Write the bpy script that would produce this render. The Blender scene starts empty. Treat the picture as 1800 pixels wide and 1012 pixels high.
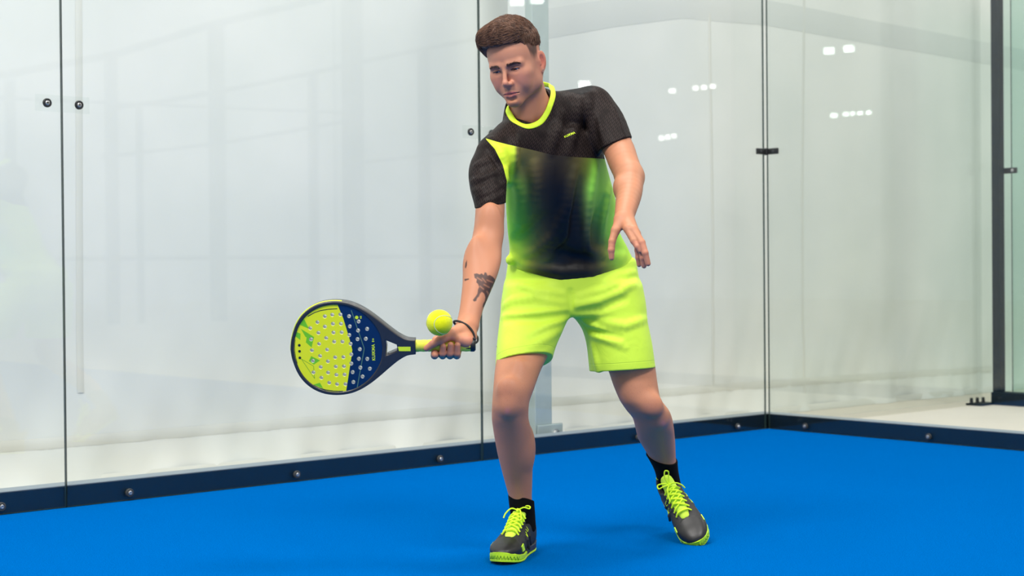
import bpy, bmesh, math, random
import numpy as np
from mathutils import Matrix, Vector
random.seed(7); rng = np.random.default_rng(7)
scene = bpy.context.scene
COL = scene.collection

# ------------------------------------------------------------------ camera
F_PX, CAM_H, PITCH, ROLL = 2751.03, 0.84686, -0.00983, 0.008734
cam = bpy.data.cameras.new('camera'); cam_o = bpy.data.objects.new('camera', cam); COL.objects.link(cam_o)
cam.sensor_width = 36.0; cam.lens = F_PX / 1800 * 36.0; cam.clip_end = 200
cam_o.location = (0, 0, CAM_H)
cam_o.rotation_euler = (Matrix.Rotation(math.pi / 2 + PITCH, 4, 'X') @ Matrix.Rotation(-ROLL, 4, 'Z')).to_euler()
cam.dof.use_dof = True; cam.dof.focus_distance = 4.5; cam.dof.aperture_fstop = 5.0
scene.camera = cam_o

# ------------------------------------------------------------------ world, lamps, exposure
world = bpy.data.worlds.new('hall_light'); scene.world = world; world.use_nodes = True
bg = world.node_tree.nodes['Background']; bg.inputs[0].default_value = (0.955, 0.965, 0.93, 1); bg.inputs[1].default_value = 0.60
def area_lamp(loc, target, sx, sy, power, color=(1, 0.97, 0.93)):
    l = bpy.data.lights.new('unseen_floodlight', 'AREA'); l.shape = 'RECTANGLE'; l.size = sx; l.size_y = sy
    l.energy = power; l.color = color
    o = bpy.data.objects.new('unseen_floodlight', l); COL.objects.link(o); o.location = loc
    o.rotation_euler = (Vector(target) - Vector(loc)).to_track_quat('-Z', 'Y').to_euler()
    return o
area_lamp((-2.4, 1.2, 5.6), (0.1, 4.6, 0.8), 2.2, 1.2, 330)
area_lamp((2.2, 0.8, 5.6), (0.2, 4.7, 0.8), 2.2, 1.2, 250)  # front pair placed on the camera side for frontal light
area_lamp((0.4, 6.0, 6.8), (0.3, 5.0, 0.6), 2.2, 1.2, 200)
area_lamp((6.6, 7.6, 6.2), (4.2, 10.6, 1.2), 2.2, 1.2, 140)  # added lamp, brightens the tarpaulin beyond the side glass
scene.view_settings.view_transform = 'Standard'; scene.view_settings.look = 'None'
scene.view_settings.gamma = 1.0; scene.view_settings.use_curve_mapping = False
scene.view_settings.exposure = 0.0
scene.cycles.use_denoising = True
scene.cycles.max_bounces = 7; scene.cycles.transparent_max_bounces = 24

# ------------------------------------------------------------------ pixel helper: the spot at distance d seen at pixel (px, py)
def P(px, py, d):
    x, y = (px - 900) / F_PX, (py - 506) / F_PX
    cr, sr = math.cos(ROLL), math.sin(ROLL); u = x * cr - y * sr; v = x * sr + y * cr
    c, s = math.cos(PITCH), math.sin(PITCH); up = -v * d
    return np.array([u * d, d * c - up * s, CAM_H + d * s + up * c])
def floor_at(px, py, z=0.0):
    r = P(px, py, 1.0) - np.array([0, 0, CAM_H]); t = (z - CAM_H) / r[2]
    return np.array([0, 0, CAM_H]) + r * t
def pix(p):
    X, Y, Z = p[..., 0], p[..., 1], p[..., 2] - CAM_H
    c, s = math.cos(PITCH), math.sin(PITCH); d = Y * c + Z * s; up = -Y * s + Z * c
    u = X / d; v = -up / d; cr, sr = math.cos(ROLL), math.sin(ROLL)
    return 900 + F_PX * (u * cr + v * sr), 506 + F_PX * (-u * sr + v * cr)

# ------------------------------------------------------------------ materials
def lin(r, g, b):
    f = lambda c: (c / 12.92 if c <= 0.04045 else ((c + 0.055) / 1.055) ** 2.4)
    return (f(r / 255), f(g / 255), f(b / 255), 1)
class NT:
    def __init__(self, name):
        self.m = bpy.data.materials.new(name); self.m.use_nodes = True
        self.t = self.m.node_tree; self.b = self.t.nodes['Principled BSDF']; self.out = self.t.nodes['Material Output']
    def n(self, typ, **kw):
        nd = self.t.nodes.new(typ)
        for k, v in kw.items():
            if k.startswith('i_'):
                key = k[2:]; key = int(key) if key.isdigit() else key
                self.set(nd.inputs[key], v)
            else: setattr(nd, k, v)
        return nd
    def set(self, sock, v):
        if isinstance(v, bpy.types.NodeSocket): self.t.links.new(v, sock)
        else: sock.default_value = v
    def math(self, op, a, b=0.0, clamp=False):
        nd = self.n('ShaderNodeMath', operation=op, use_clamp=clamp); self.set(nd.inputs[0], a); self.set(nd.inputs[1], b); return nd.outputs[0]
    def mix(self, f, a, b):
        nd = self.n('ShaderNodeMix', data_type='RGBA'); self.set(nd.inputs[0], f); self.set(nd.inputs[6], a); self.set(nd.inputs[7], b); return nd.outputs[2]
    def attr(self, name): return self.n('ShaderNodeAttribute', attribute_name=name)
    def p(self, **kw):
        for k, v in kw.items():
            self.set(self.b.inputs[k.replace('_', ' ')], v)
        return self
    def noise(self, scale, detail=4, rough=0.5, vec=None, dist=0.0):
        nd = self.n('ShaderNodeTexNoise'); nd.inputs['Scale'].default_value = scale; nd.inputs['Detail'].default_value = detail
        nd.inputs['Roughness'].default_value = rough; nd.inputs['Distortion'].default_value = dist
        if vec is None: vec = self.n('ShaderNodeTexCoord').outputs['Object']
        self.t.links.new(vec, nd.inputs['Vector']); return nd.outputs[0]
    def bump(self, h, strength=0.3, dist=0.002):
        nd = self.n('ShaderNodeBump'); nd.inputs['Strength'].default_value = strength; nd.inputs['Distance'].default_value = dist
        self.t.links.new(h, nd.inputs['Height']); self.t.links.new(nd.outputs[0], self.b.inputs['Normal']); return nd
    def ramp(self, f, a, b):   # smooth 0..1 between a and b
        nd = self.n('ShaderNodeMapRange', interpolation_type='SMOOTHSTEP'); self.set(nd.inputs[0], f)
        nd.inputs[1].default_value = a; nd.inputs[2].default_value = b; return nd.outputs[0]
MATS = {}
def mat(name, rgb, rough=0.5, metal=0.0, var=0.0, vscale=40, bump=0.0, bscale=300, spec=0.5, coat=0.0, sheen=0.0):
    if name in MATS: return MATS[name]
    t = NT(name); c = lin(*rgb)
    if var > 0:
        n = t.noise(vscale)
        d = tuple(x * (1 - var) for x in c[:3]) + (1,); e = tuple(min(1, x * (1 + var)) for x in c[:3]) + (1,)
        t.p(Base_Color=t.mix(n, d, e))
    else: t.p(Base_Color=c)
    t.p(Roughness=rough, Metallic=metal, Specular_IOR_Level=spec, Coat_Weight=coat, Sheen_Weight=sheen)
    if bump > 0: t.bump(t.noise(bscale), bump, 0.001)
    MATS[name] = t.m; return t.m

# ------------------------------------------------------------------ object helpers
def obj(name, me, m=None, parent=None, matrix=None, smooth=False):
    o = bpy.data.objects.new(name, me); COL.objects.link(o)
    if m is not None and len(me.materials) == 0: me.materials.append(m)
    if smooth: me.shade_smooth()
    if parent is not None: o.parent = parent
    if matrix is not None: o.matrix_basis = matrix
    return o
def empty(name, loc=(0, 0, 0), parent=None, matrix=None):
    o = bpy.data.objects.new(name, None); COL.objects.link(o); o.empty_display_size = 0.1
    if matrix is not None: o.matrix_basis = matrix
    else: o.location = loc
    if parent is not None: o.parent = parent
    return o
def tag(o, label, cat=None, group=None, kind=None):
    if label: o['label'] = label
    if cat: o['category'] = cat
    if group: o['group'] = group
    if kind: o['kind'] = kind
    return o
def copy_tree(o, parent=None):
    c = o.copy(); COL.objects.link(c); c.parent = parent
    for ch in o.children: copy_tree(ch, c)
    return c
def pmesh(name, v, f):
    me = bpy.data.meshes.new(name); me.from_pydata([tuple(map(float, x)) for x in v], [], [tuple(map(int, x)) for x in f]); me.update(); return me
class MB:
    """collects boxes, prisms and tubes of ONE piece"""
    def __init__(s): s.bm = bmesh.new()
    def box(s, x0, x1, y0, y1, z0, z1, bevel=0.0, mat=None):
        r = bmesh.ops.create_cube(s.bm, size=1.0)
        M = Matrix.Translation(((x0 + x1) / 2, (y0 + y1) / 2, (z0 + z1) / 2)) @ Matrix.Diagonal((abs(x1 - x0), abs(y1 - y0), abs(z1 - z0), 1))
        bmesh.ops.transform(s.bm, matrix=M, verts=r['verts'])
        if bevel > 0:
            es = list({e for v in r['verts'] for e in v.link_edges})
            bmesh.ops.bevel(s.bm, geom=es, offset=bevel, segments=2, affect='EDGES', profile=0.5)
        return s
    def cyl(s, a, b, r0, r1=None, seg=20):
        a, b = Vector(a), Vector(b); r1 = r0 if r1 is None else r1
        q = (b - a).to_track_quat('Z', 'Y').to_matrix().to_4x4()
        r = bmesh.ops.create_cone(s.bm, cap_ends=True, segments=seg, radius1=r0, radius2=r1, depth=(b - a).length)
        bmesh.ops.transform(s.bm, matrix=Matrix.Translation((a + b) / 2) @ q, verts=r['verts']); return s
    def lathe(s, a, axis, prof, seg=24):    # prof: list of (t along axis, radius)
        a = Vector(a); q = Vector(axis).to_track_quat('Z', 'Y').to_matrix()
        rings = []
        for t, r in prof:
            rings.append([s.bm.verts.new(a + q @ Vector((r * math.cos(2 * math.pi * i / seg), r * math.sin(2 * math.pi * i / seg), t))) for i in range(seg)])
        for A, B in zip(rings, rings[1:]):
            for i in range(seg): s.bm.faces.new((A[i], A[(i + 1) % seg], B[(i + 1) % seg], B[i]))
        s.bm.faces.new(rings[0][::-1]); s.bm.faces.new(rings[-1]); return s
    def tube(s, pts, r, seg=8, closed=False, flat=1.0):
        pts = [Vector(map(float, p)) for p in pts]; n = len(pts); rr = r if isinstance(r, (list, tuple, np.ndarray)) else [r] * n
        rings = []; up = None
        for i, p in enumerate(pts):
            if closed: t = pts[(i + 1) % n] - pts[i - 1]
            else: t = pts[min(i + 1, n - 1)] - pts[max(i - 1, 0)]
            t.normalize()
            if up is None: up = t.orthogonal()
            up = (up - t * up.dot(t)).normalized(); sd = t.cross(up)
            rings.append([s.bm.verts.new(p + float(rr[i]) * (up * math.cos(2 * math.pi * k / seg) + sd * flat * math.sin(2 * math.pi * k / seg))) for k in range(seg)])
        for i in range(n if closed else n - 1):
            A, B = rings[i], rings[(i + 1) % n]
            off = 0
            if closed and i == n - 1:
                off = min(range(seg), key=lambda o: sum((A[k].co - B[(k + o) % seg].co).length for k in range(seg)))
            for k in range(seg): s.bm.faces.new((A[k], A[(k + 1) % seg], B[(k + 1 + off) % seg], B[(k + off) % seg]))
        if not closed: s.bm.faces.new(rings[0][::-1]); s.bm.faces.new(rings[-1])
        return s
    def prism(s, poly, z0, z1):
        A = [s.bm.verts.new((x, y, z0)) for x, y in poly]; B = [s.bm.verts.new((x, y, z1)) for x, y in poly]; n = len(poly)
        s.bm.faces.new(A[::-1]); s.bm.faces.new(B)
        for i in range(n): s.bm.faces.new((A[i], A[(i + 1) % n], B[(i + 1) % n], B[i]))
        return s
    def build(s, name, m, parent=None, matrix=None, smooth=False):
        bmesh.ops.recalc_face_normals(s.bm, faces=s.bm.faces[:])
        me = bpy.data.meshes.new(name); s.bm.to_mesh(me); s.bm.free()
        o = obj(name, me, m, parent, matrix)
        if smooth:
            me.shade_smooth()
            try: me.set_sharp_from_angle(angle=math.radians(40))
            except Exception: pass
        return o

# ------------------------------------------------------------------ the court frame: u runs along the back wall, v along the side wall, both from their corner
TH = 0.84927
CORNER = np.array([1.36467, 8.37135, 0.0]); WU = np.array([-math.sin(TH), -math.cos(TH), 0]); WV = np.array([math.cos(TH), -math.sin(TH), 0])
COURT = Matrix(((WU[0], WV[0], 0, CORNER[0]), (WU[1], WV[1], 0, CORNER[1]), (0, 0, 1, 0), (0, 0, 0, 1)))
def court_at(px, py, axis, val):
    o = np.array([0, 0, CAM_H]); r = P(px, py, 1.0) - o
    M = np.stack([WU, WV, [0, 0, 1]]); o = M @ (o - CORNER); r = M @ r; t = (val - o[axis]) / r[axis]; return o + r * t
# ================================================================== SETTING
# blue artificial turf
t = NT('blue_turf')
n1 = t.noise(330, 3, 0.65); n2 = t.noise(90, 4, 0.6); n3 = t.noise(2.2, 3, 0.5)
c = t.mix(t.ramp(n1, 0.3, 0.7), lin(0, 84, 162), lin(0, 114, 203)); c = t.mix(t.math('MULTIPLY', t.ramp(n2, 0.35, 0.7), 0.35), c, lin(0, 104, 190))
c = t.mix(t.math('MULTIPLY', n3, 0.12), c, lin(0, 118, 200))
t.p(Base_Color=c, Roughness=0.95, Specular_IOR_Level=0.0)
t.bump(t.math('ADD', n1, n2), 0.9, 0.006)
M_TURF = t.m
t = NT('pale_concrete'); n = t.noise(3.0, 6, 0.6); n2 = t.noise(60, 3)
c = t.mix(n, lin(214, 206, 190), lin(230, 222, 207)); t.p(Base_Color=t.mix(t.math('MULTIPLY', n2, 0.25), c, lin(204, 197, 184)), Roughness=0.75); t.bump(n2, 0.15, 0.002)
M_CONC = t.m
t = NT('white_tarpaulin'); n = t.noise(1.3, 3, 0.5); n2 = t.noise(220, 2)
t.p(Base_Color=t.mix(t.ramp(n, 0.3, 0.7), lin(217, 220, 215), lin(227, 228, 223)), Roughness=0.55, Specular_IOR_Level=0.25); t.bump(n2, 0.05, 0.001)
M_TARP = t.m
M_BAND = mat('grey_white_seam', (211, 212, 204), 0.6)
M_BEAM_SHADOW = mat('beam_shadow_grey', (208, 211, 207), 0.6)
M_NAVY = mat('navy_painted_steel', (3, 21, 30), 0.55, 0.0, 0.25, 18, 0.05, 60, 0.25)
M_GALV = mat('galvanised_steel', (186, 198, 194), 0.45, 0.3, 0.10, 14)
M_WHITEP = mat('white_painted_steel', (222, 224, 218), 0.5)
M_BLACK = mat('black_plastic', (22, 24, 25), 0.45)
M_RUBBER = mat('dark_rubber', (52, 54, 54), 0.7)
M_CHROME = mat('bolt_steel', (190, 190, 188), 0.3, 0.9)
M_EDGE = mat('glass_edge_green', (44, 62, 58), 0.3)
def glass_mat(name, tint, k=1.0):
    t = NT(name); t.t.nodes.remove(t.b)
    fr = t.n('ShaderNodeFresnel'); geo = t.n('ShaderNodeNewGeometry')
    t.set(fr.inputs[0], t.math('SUBTRACT', 1.5, t.math('MULTIPLY', geo.outputs['Backfacing'], 1.5 - 1 / 1.5)))
    tr = t.n('ShaderNodeBsdfTransparent'); tr.inputs[0].default_value = tint
    gl = t.n('ShaderNodeBsdfGlossy'); gl.inputs['Roughness'].default_value = 0.012
    mx = t.n('ShaderNodeMixShader'); t.set(mx.inputs[0], t.math('MULTIPLY', fr.outputs[0], k)); t.t.links.new(tr.outputs[0], mx.inputs[1]); t.t.links.new(gl.outputs[0], mx.inputs[2])
    t.t.links.new(mx.outputs[0], t.out.inputs[0]); return t.m
M_GLASS = glass_mat('clear_glass', (0.985, 0.995, 0.99, 1)); M_GLASS2 = glass_mat('green_glass', (0.90, 0.965, 0.945, 1))
M_PLATE = glass_mat('clear_bracket', (0.975, 0.985, 0.98, 1), 0.35)

o = MB().box(0, 10, 0, 20, -0.03, 0).build('floor', M_TURF, None, COURT); tag(o, 'blue artificial turf playing floor of the court', kind='structure')
o = MB().box(-30, 40, -1.2, 40, -0.20, -0.032).build('floor_concrete', M_CONC, None, COURT); tag(o, 'pale concrete slab floor outside the court', kind='structure')
# the strip of slab that lies level around the court
o = MB().box(-30, 0 - 0.12, -1.2, 30, -0.031, -0.001).build('floor_concrete_strip', M_CONC, None, COURT); tag(o, 'pale concrete floor beyond the side glass', kind='structure')
o = MB().box(-0.12, 12, -1.2, -0.12, -0.031, -0.001).build('floor_concrete_strip', M_CONC, None, COURT); tag(o, 'pale concrete floor strip behind the back glass', kind='structure')

# white tarpaulin wall behind the back glass: a sheet with soft creases near its foot
TV = -0.52
def tarp_off(u, z):
    low = np.exp(-np.maximum(z, 0) / 0.30)
    w = 0.012 * np.sin(u * 1.7 + 0.5) * np.cos(z * 0.9) + 0.006 * np.sin(u * 4.3 + z * 2.2)
    w += low * (0.014 * np.sin(u * 7 + 9 * z + np.sin(3 * u)) + 0.010 * np.sin(u * 17 - 14 * z + 1.3 * np.sin(2.1 * u)) + 0.006 * np.sin(31 * u + 12 * z))
    return w + 0.03 * np.exp(-np.maximum(z, 0) / 0.08)
nu, nz = 520, 110
us = np.linspace(-14, 8, nu); zs = 5.4 * np.linspace(0, 1, nz) ** 2.0
U, Z = np.meshgrid(us, zs, indexing='ij')
V = np.stack([U, TV + tarp_off(U, Z), Z], -1).reshape(-1, 3)
ii = (np.arange(nu - 1)[:, None] * nz + np.arange(nz - 1)[None]).ravel()
wall = obj('wall_back', pmesh('wall_back', V, np.stack([ii, ii + nz, ii + nz + 1, ii + 1], 1)), M_TARP, None, COURT, True)
sm = wall.modifiers.new('thickness', 'SOLIDIFY'); sm.thickness = 0.004; sm.offset = 0
tag(wall, 'white tarpaulin hall wall behind the court glass', kind='structure')
def tarp_strip(name, pts, width, m, off=0.003):       # a raised strip that follows the sheet
    pts = np.array(pts, float); out = []; fc = []
    seg = []
    for a, b in zip(pts, pts[1:]):
        for k in range(40): seg.append(a + (b - a) * k / 40)
    seg.append(pts[-1]); seg = np.array(seg); n = len(seg)
    d = np.gradient(seg, axis=0); d /= np.linalg.norm(d, axis=1)[:, None]; nrm = np.stack([-d[:, 1], d[:, 0]], 1)
    nw = 5
    for j in range(nw):
        q = seg + nrm * width * (j / (nw - 1) - 0.5)
        h = off if 0 < j < nw - 1 else 0.0008
        out.append(np.stack([q[:, 0], TV + tarp_off(q[:, 0], q[:, 1]) + 0.002 + h, q[:, 1]], 1))
    v = np.concatenate(out)
    for j in range(nw - 1):
        for k in range(n - 1): fc.append((j * n + k, j * n + k + 1, (j + 1) * n + k + 1, (j + 1) * n + k))
    return obj(name, pmesh(name, v, fc), m, wall, None, True)
def tv(px, py): q = court_at(px, py, 1, TV); return (q[0], q[2])
tarp_strip('welded_seam', [tv(-60, 790), tv(460, 748), tv(900, 712), tv(1250, 682), tv(1740, 648)], 0.045, M_BAND)
tarp_strip('beam_shadow_strip', [tv(900, 52), tv(1080, 22), tv(1200, 8), tv(1340, 22), tv(1560, 62), tv(1745, 95), tv(1900, 125)], 0.15, M_BEAM_SHADOW)  # grey strip standing in for a beam's soft shadow on the sheet
for x in (139, 1412, 1250): tarp_strip('vertical_seam', [tv(x + 2, 690), tv(x - 2, 20), tv(x - 4, -300)], 0.022 if x != 139 else 0.03, M_BAND)
tarp_strip('ground_hem', [(-14, 0.02), (8, 0.02)], 0.04, M_BAND)

# back and side glass: every pane with its edges, base rail and through bolts
def edge_pane(me):
    for p in me.polygons: p.material_index = 0 if p.area > 1.0 else 1
def glass_pane(name, along_u, a0, a1, label, m=M_GLASS, H=3.0, thick=0.012, base=(0, 0)):
    b = MB(); g = 0.002
    if along_u: b.box(base[0] + a0 + g, base[0] + a1 - g, base[1] - thick, base[1], 0.002, H)
    else: b.box(base[0] - thick, base[0], base[1] + a0 + g, base[1] + a1 - g, 0.002, H)
    o = b.build(name, m, None, COURT); o.data.materials.append(M_EDGE); edge_pane(o.data); tag(o, label, kind='structure'); return o
glass_pane('window_1', True, 0.014, 2, 'clear glass court wall pane beside the corner, behind the player')
glass_pane('window_2', True, 2, 4, 'wide clear glass court wall pane behind the racket')
glass_pane('window_3', True, 4, 6, 'clear glass court wall pane at the left edge')
glass_pane('window_4', False, 0.002, 2, 'clear glass side wall pane right of the corner')
o = MB().box(-2.08, -0.03, -0.012, 0.0, 0.03, 3.0).build('window_added', M_GLASS, None, COURT); tag(o, 'clear glass pane added between the two courts to carry lamp reflections', kind='structure')  # added as a reflector so the lamps show right of the corner
glass_pane('window_5', False, 2, 4, 'clear glass side wall pane past the right edge')
def rail(name, along_u, a0, a1, label):
    b = MB()
    if along_u: b.box(a0, a1, -0.115, -0.0135, -0.002, 0.077, 0.003)
    else: b.box(-0.115, -0.0135, a0, a1, -0.002, 0.077, 0.003)
    o = b.build(name, M_NAVY, None, COURT); tag(o, label, kind='structure'); return o
rails = [rail('trim_1', True, -0.115, 7.9, 'dark navy steel base rail under the back glass'),
         rail('trim_2', False, -0.0, 4.0, 'dark navy steel base rail under the side glass')]
b = MB().box(-0.10, 7.9, -0.112, -0.02, 0.077, 0.0795); o = b.build('rail_top', mat('grey_rail_lip', (150, 160, 166), 0.5), rails[0])  # top face of the rail, lighter grey than its sides
b = MB().box(-0.112, -0.02, -0.02, 4.0, 0.077, 0.0795); o = b.build('rail_top', MATS['grey_rail_lip'], rails[1])
def bolt(parent, c, nrm, r=0.017, h=0.010, name='bolt'):
    """washer + domed screw standing proud of the glass"""
    c = Vector(c); nrm = Vector(nrm)
    o = MB().lathe(c, nrm, [(0, r), (h * 0.55, r), (h * 0.8, r * 0.86), (h * 0.8, r * 0.62), (h * 0.55, r * 0.60)]).build(name, M_RUBBER, parent, smooth=True)
    MB().lathe(c + nrm * h * 0.3, nrm, [(0, r * 0.56), (h * 0.6, r * 0.54), (h * 0.85, r * 0.40), (h * 0.85, r * 0.2), (h * 0.55, r * 0.18)]).build('screw_head', M_CHROME, parent if name != 'bolt' else o, smooth=True)
    return o
for u in (0.25, 1.0, 1.75, 2.25, 3.0, 3.75, 4.25, 5.0): bolt(rails[0], (u, 0.0, 0.030), (0, 1, 0), 0.016, 0.012)
for v in (0.25, 1.0, 1.75, 2.25): bolt(rails[1], (0.0, v, 0.030), (1, 0, 0), 0.016, 0.012)
# joint brackets: clear plates with two black ringed bolts
BZ = 1.477
def joint_bracket(u, z, label):
    e = empty('joint_bracket', matrix=COURT @ Matrix.Translation((u, 0, z)))
    MB().box(-0.105, 0.105, 0.0005, 0.005, -0.03, 0.03, 0.001).build('plate', M_PLATE, e)
    for s in (-1, 1):
        b_ = MB().lathe((s * 0.062, 0.005, 0), (0, 1, 0), [(0, 0.0165), (0.006, 0.0165), (0.010, 0.014), (0.010, 0.0105), (0.007, 0.010)]).build('bolt_washer', M_BLACK, e, smooth=True)
        MB().lathe((s * 0.062, 0.008, 0), (0, 1, 0), [(0, 0.0098), (0.004, 0.0095), (0.006, 0.007), (0.006, 0.0035), (0.003, 0.003)]).build('screw_head', M_CHROME, b_, smooth=True)
    tag(e, label, 'bracket'); return e
joint_bracket(4.0, BZ, 'clear bracket with two dark bolts on the glass joint at the far left')
joint_bracket(2.0, BZ, "clear bracket on the glass joint just behind the player's racket-side shoulder")
# black corner clamp
e = empty('corner_clamp', matrix=COURT @ Matrix.Translation((0, 0, BZ + 0.003)))
MB().box(0.006, 0.088, 0.001, 0.012, -0.016, 0.016, 0.004).build('clamp_arm', M_BLACK, e, smooth=True)
MB().box(0.001, 0.012, 0.006, 0.088, -0.016, 0.016, 0.004).build('clamp_arm', M_BLACK, e, smooth=True)
MB().cyl((0.006, 0.006, -0.018), (0.006, 0.006, 0.018), 0.011).build('clamp_elbow', M_BLACK, e, smooth=True)
for c, nrm in (((0.055, 0.012, 0), (0, 1, 0)), ((0.012, 0.055, 0), (1, 0, 0))):
    MB().lathe(c, nrm, [(-0.002, 0.009), (0.002, 0.008), (0.003, 0.005)]).build('clamp_screw', M_RUBBER, e, smooth=True)
tag(e, 'black elbow clamp joining the two glass walls at the corner', 'clamp')
# steel post between back glass and tarpaulin, with its foot
q = court_at(950, 760, 1, -0.20)
e = empty('steel_post', matrix=COURT @ Matrix.Translation((q[0], -0.20, 0)))
MB().box(-0.055, 0.055, -0.075, 0.025, 0.0, 4.6, 0.004).build('post', M_GALV, e)
MB().box(0.055, 0.16, -0.030, -0.024, 0.0, 4.6).build('side_flange', M_WHITEP, e)
f_ = MB().box(-0.115, 0.05, 0.028, 0.036, 0.0, 0.115, 0.006).build('foot_plate', M_GALV, e)
MB().lathe((-0.065, 0.036, 0.072), (0, 1, 0), [(0, 0.020), (0.006, 0.020), (0.006, 0.013), (0.022, 0.012), (0.022, 0.0)], 6).build('foot_bolt', M_CHROME, f_)
for z in (0.235, 1.2): MB().lathe((0.09, -0.024, z), (0, 1, 0), [(0, 0.011), (0.006, 0.010), (0.008, 0.006)]).build('flange_bolt', M_CHROME, e)
tag(e, 'galvanised steel post with bolted foot behind the glass, seen between the legs', 'post')
# neighbouring court at the far right
NB = (-2.17, 0.06)
e = empty('court_post', matrix=COURT @ Matrix.Translation((NB[0], NB[1], 0)))
MB().box(-0.028, 0.028, -0.028, 0.028, 0.075, 4.4, 0.003).build('post', M_NAVY, e)
MB().box(0.02, 0.20, -0.11, 0.0, 0.0, 0.012, 0.002).build('anchor_plate', M_NAVY, e)
for k in range(3): MB().cyl((0.175 - 0.05 * k, -0.085 + 0.01 * k, 0.012), (0.175 - 0.05 * k, -0.085 + 0.01 * k, 0.045), 0.012, 0.009, 8).build('anchor_bolt', M_BLACK, e)
tag(e, 'dark navy upright of the neighbouring court near the right edge', 'post')
o = MB().box(NB[0] - 0.05, NB[0] + 0.06, NB[1] - 0.02, NB[1] + 4, -0.001, 0.078, 0.003).build('trim_3', M_NAVY, None, COURT); tag(o, 'dark base rail of the neighbouring court at the right edge', kind='structure')
glass_pane('window_6', False, 0.06, 2.06, 'greenish glass pane of the neighbouring court at the right edge', M_GLASS2, 3.0, 0.012, (NB[0] - 0.05, NB[1]))
glass_pane('window_7', True, -4.0, -0.02, 'greenish back glass of the neighbouring court at the right edge', M_GLASS2, 3.0, 0.012, (NB[0] - 0.07, NB[1] - 0.02))
qz = court_at(1773, 300, 0, NB[0] - 0.05)
e = empty('neighbour_clamp', matrix=COURT @ Matrix.Translation((NB[0] - 0.05, qz[1], qz[2])))
MB().box(0.0, 0.012, -0.03, 0.062, -0.018, 0.018, 0.004).build('clamp_arm', M_BLACK, e, smooth=True)
MB().lathe((0.012, 0.03, 0), (1, 0, 0), [(0, 0.012), (0.004, 0.011), (0.006, 0.006)]).build('clamp_screw', M_CHROME, e, smooth=True)
tag(e, 'small black clamp on the neighbouring court glass at the right edge', 'clamp')
# frame of the far court end and hall lamps: they stand behind the camera's side and show only as reflections in the glass
M_FRAME = mat('grey_frame_steel', (74, 82, 86), 0.6)
def mir(px, py, v=20.0): q = court_at(px, py, 1, -v); return (q[0], v, q[2])
fr = empty('roof_truss', matrix=COURT @ Matrix.Translation((-8, 20, 0)))
def fpt(p): return (p[0] + 8, p[1] - 20, p[2])
def fbar(a, b, w): MB().tube([fpt(a), fpt(b)], w, 4).build('frame_bar', M_FRAME, fr)
for x, y, w in ((18, 140, 0.10), (195, 98, 0.12), (380, 42, 0.16), (618, -60, 0.22), (550, 130, 0.10), (745, 90, 0.13), (245, 190, 0.07)):
    p = mir(x, y); fbar((p[0], p[1], 0), p, w)
for line, w in (([(-200, 165), (0, 133), (200, 96), (378, 42), (470, 20), (560, 0), (660, -40)], 0.09), ([(200, 190), (300, 176), (410, 156), (550, 128), (700, 95), (850, 66)], 0.06),
                ([(180, 276), (400, 250), (600, 215)], 0.045), ([(0, 172), (400, 190), (600, 198)], 0.03), ([(640, 285), (850, 262)], 0.04), ([(100, 455), (850, 450)], 0.05)):
    pts = [fpt(mir(*q)) for q in line]; MB().tube(pts, w, 4).build('frame_beam', M_FRAME, fr)
tag(fr, 'grey hall frame reflected faintly in the back glass', 'frame')
t = NT('lamp_glow'); t.p(Base_Color=(1, 1, 1, 1), Emission_Color=(1, 0.99, 0.96, 1), Emission_Strength=15.0); M_LAMP = t.m
def hall_lamp(p, w, h, label):
    e = empty('hall_lamp', matrix=COURT @ Matrix.Translation(p) @ Matrix.Rotation(math.pi / 4, 4, 'Z'))
    MB().box(-w / 2 - 0.012, w / 2 + 0.012, -0.05, 0.05, -h / 2 - 0.012, h / 2 + 0.012, 0.004).build('lamp_housing', M_WHITEP, e)
    MB().box(-w / 2, w / 2, -0.056, 0.056, -h / 2, h / 2, 0.003).build('lamp_panel', M_LAMP, e)
    tag(e, label, 'lamp', 'hall lamps'); return e
for x, y, w, lab in ((1182, 160, .13, 'single small lamp reflected in the glass right of his shoulder'), (1223, 155, .11, 'left lamp of the short row of three reflected beside his shoulder'), (1238, 154, .11, 'middle lamp of the short row of three reflected beside his shoulder'), (1253, 152, .11, 'right lamp of the short row of three reflected beside his shoulder'),
                     (1163, 243, .09, 'left lamp of the dim cluster reflected beside his sleeve'), (1174, 241, .09, 'middle lamp of the dim cluster reflected beside his sleeve'), (1185, 239, .09, 'right lamp of the dim cluster reflected beside his sleeve'),
                     (910, 3, .27, 'large round lamp reflected above his hair'), (945, 0, .27, 'large lamp reflected above and right of his hair'), (1028, 149, .24, 'lamp reflected just above his far shoulder'),
                     (1457, 90, .26, 'left of the two bright lamps reflected high right of the corner'), (1492, 86, .26, 'right of the two bright lamps reflected high right of the corner'),
                     (1466, 203, .16, 'leftmost lamp of the lower row reflected right of the corner'), (1487, 201, .13, 'second lamp of the lower row reflected right of the corner'), (1499, 200, .10, 'third lamp of the lower row reflected right of the corner'), (1512, 199, .12, 'fourth lamp of the lower row reflected right of the corner'), (1527, 198, .13, 'rightmost lamp of the lower row reflected right of the corner')):
    hall_lamp(mir(x, y), w, max(.08, w * .6), lab)
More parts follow.
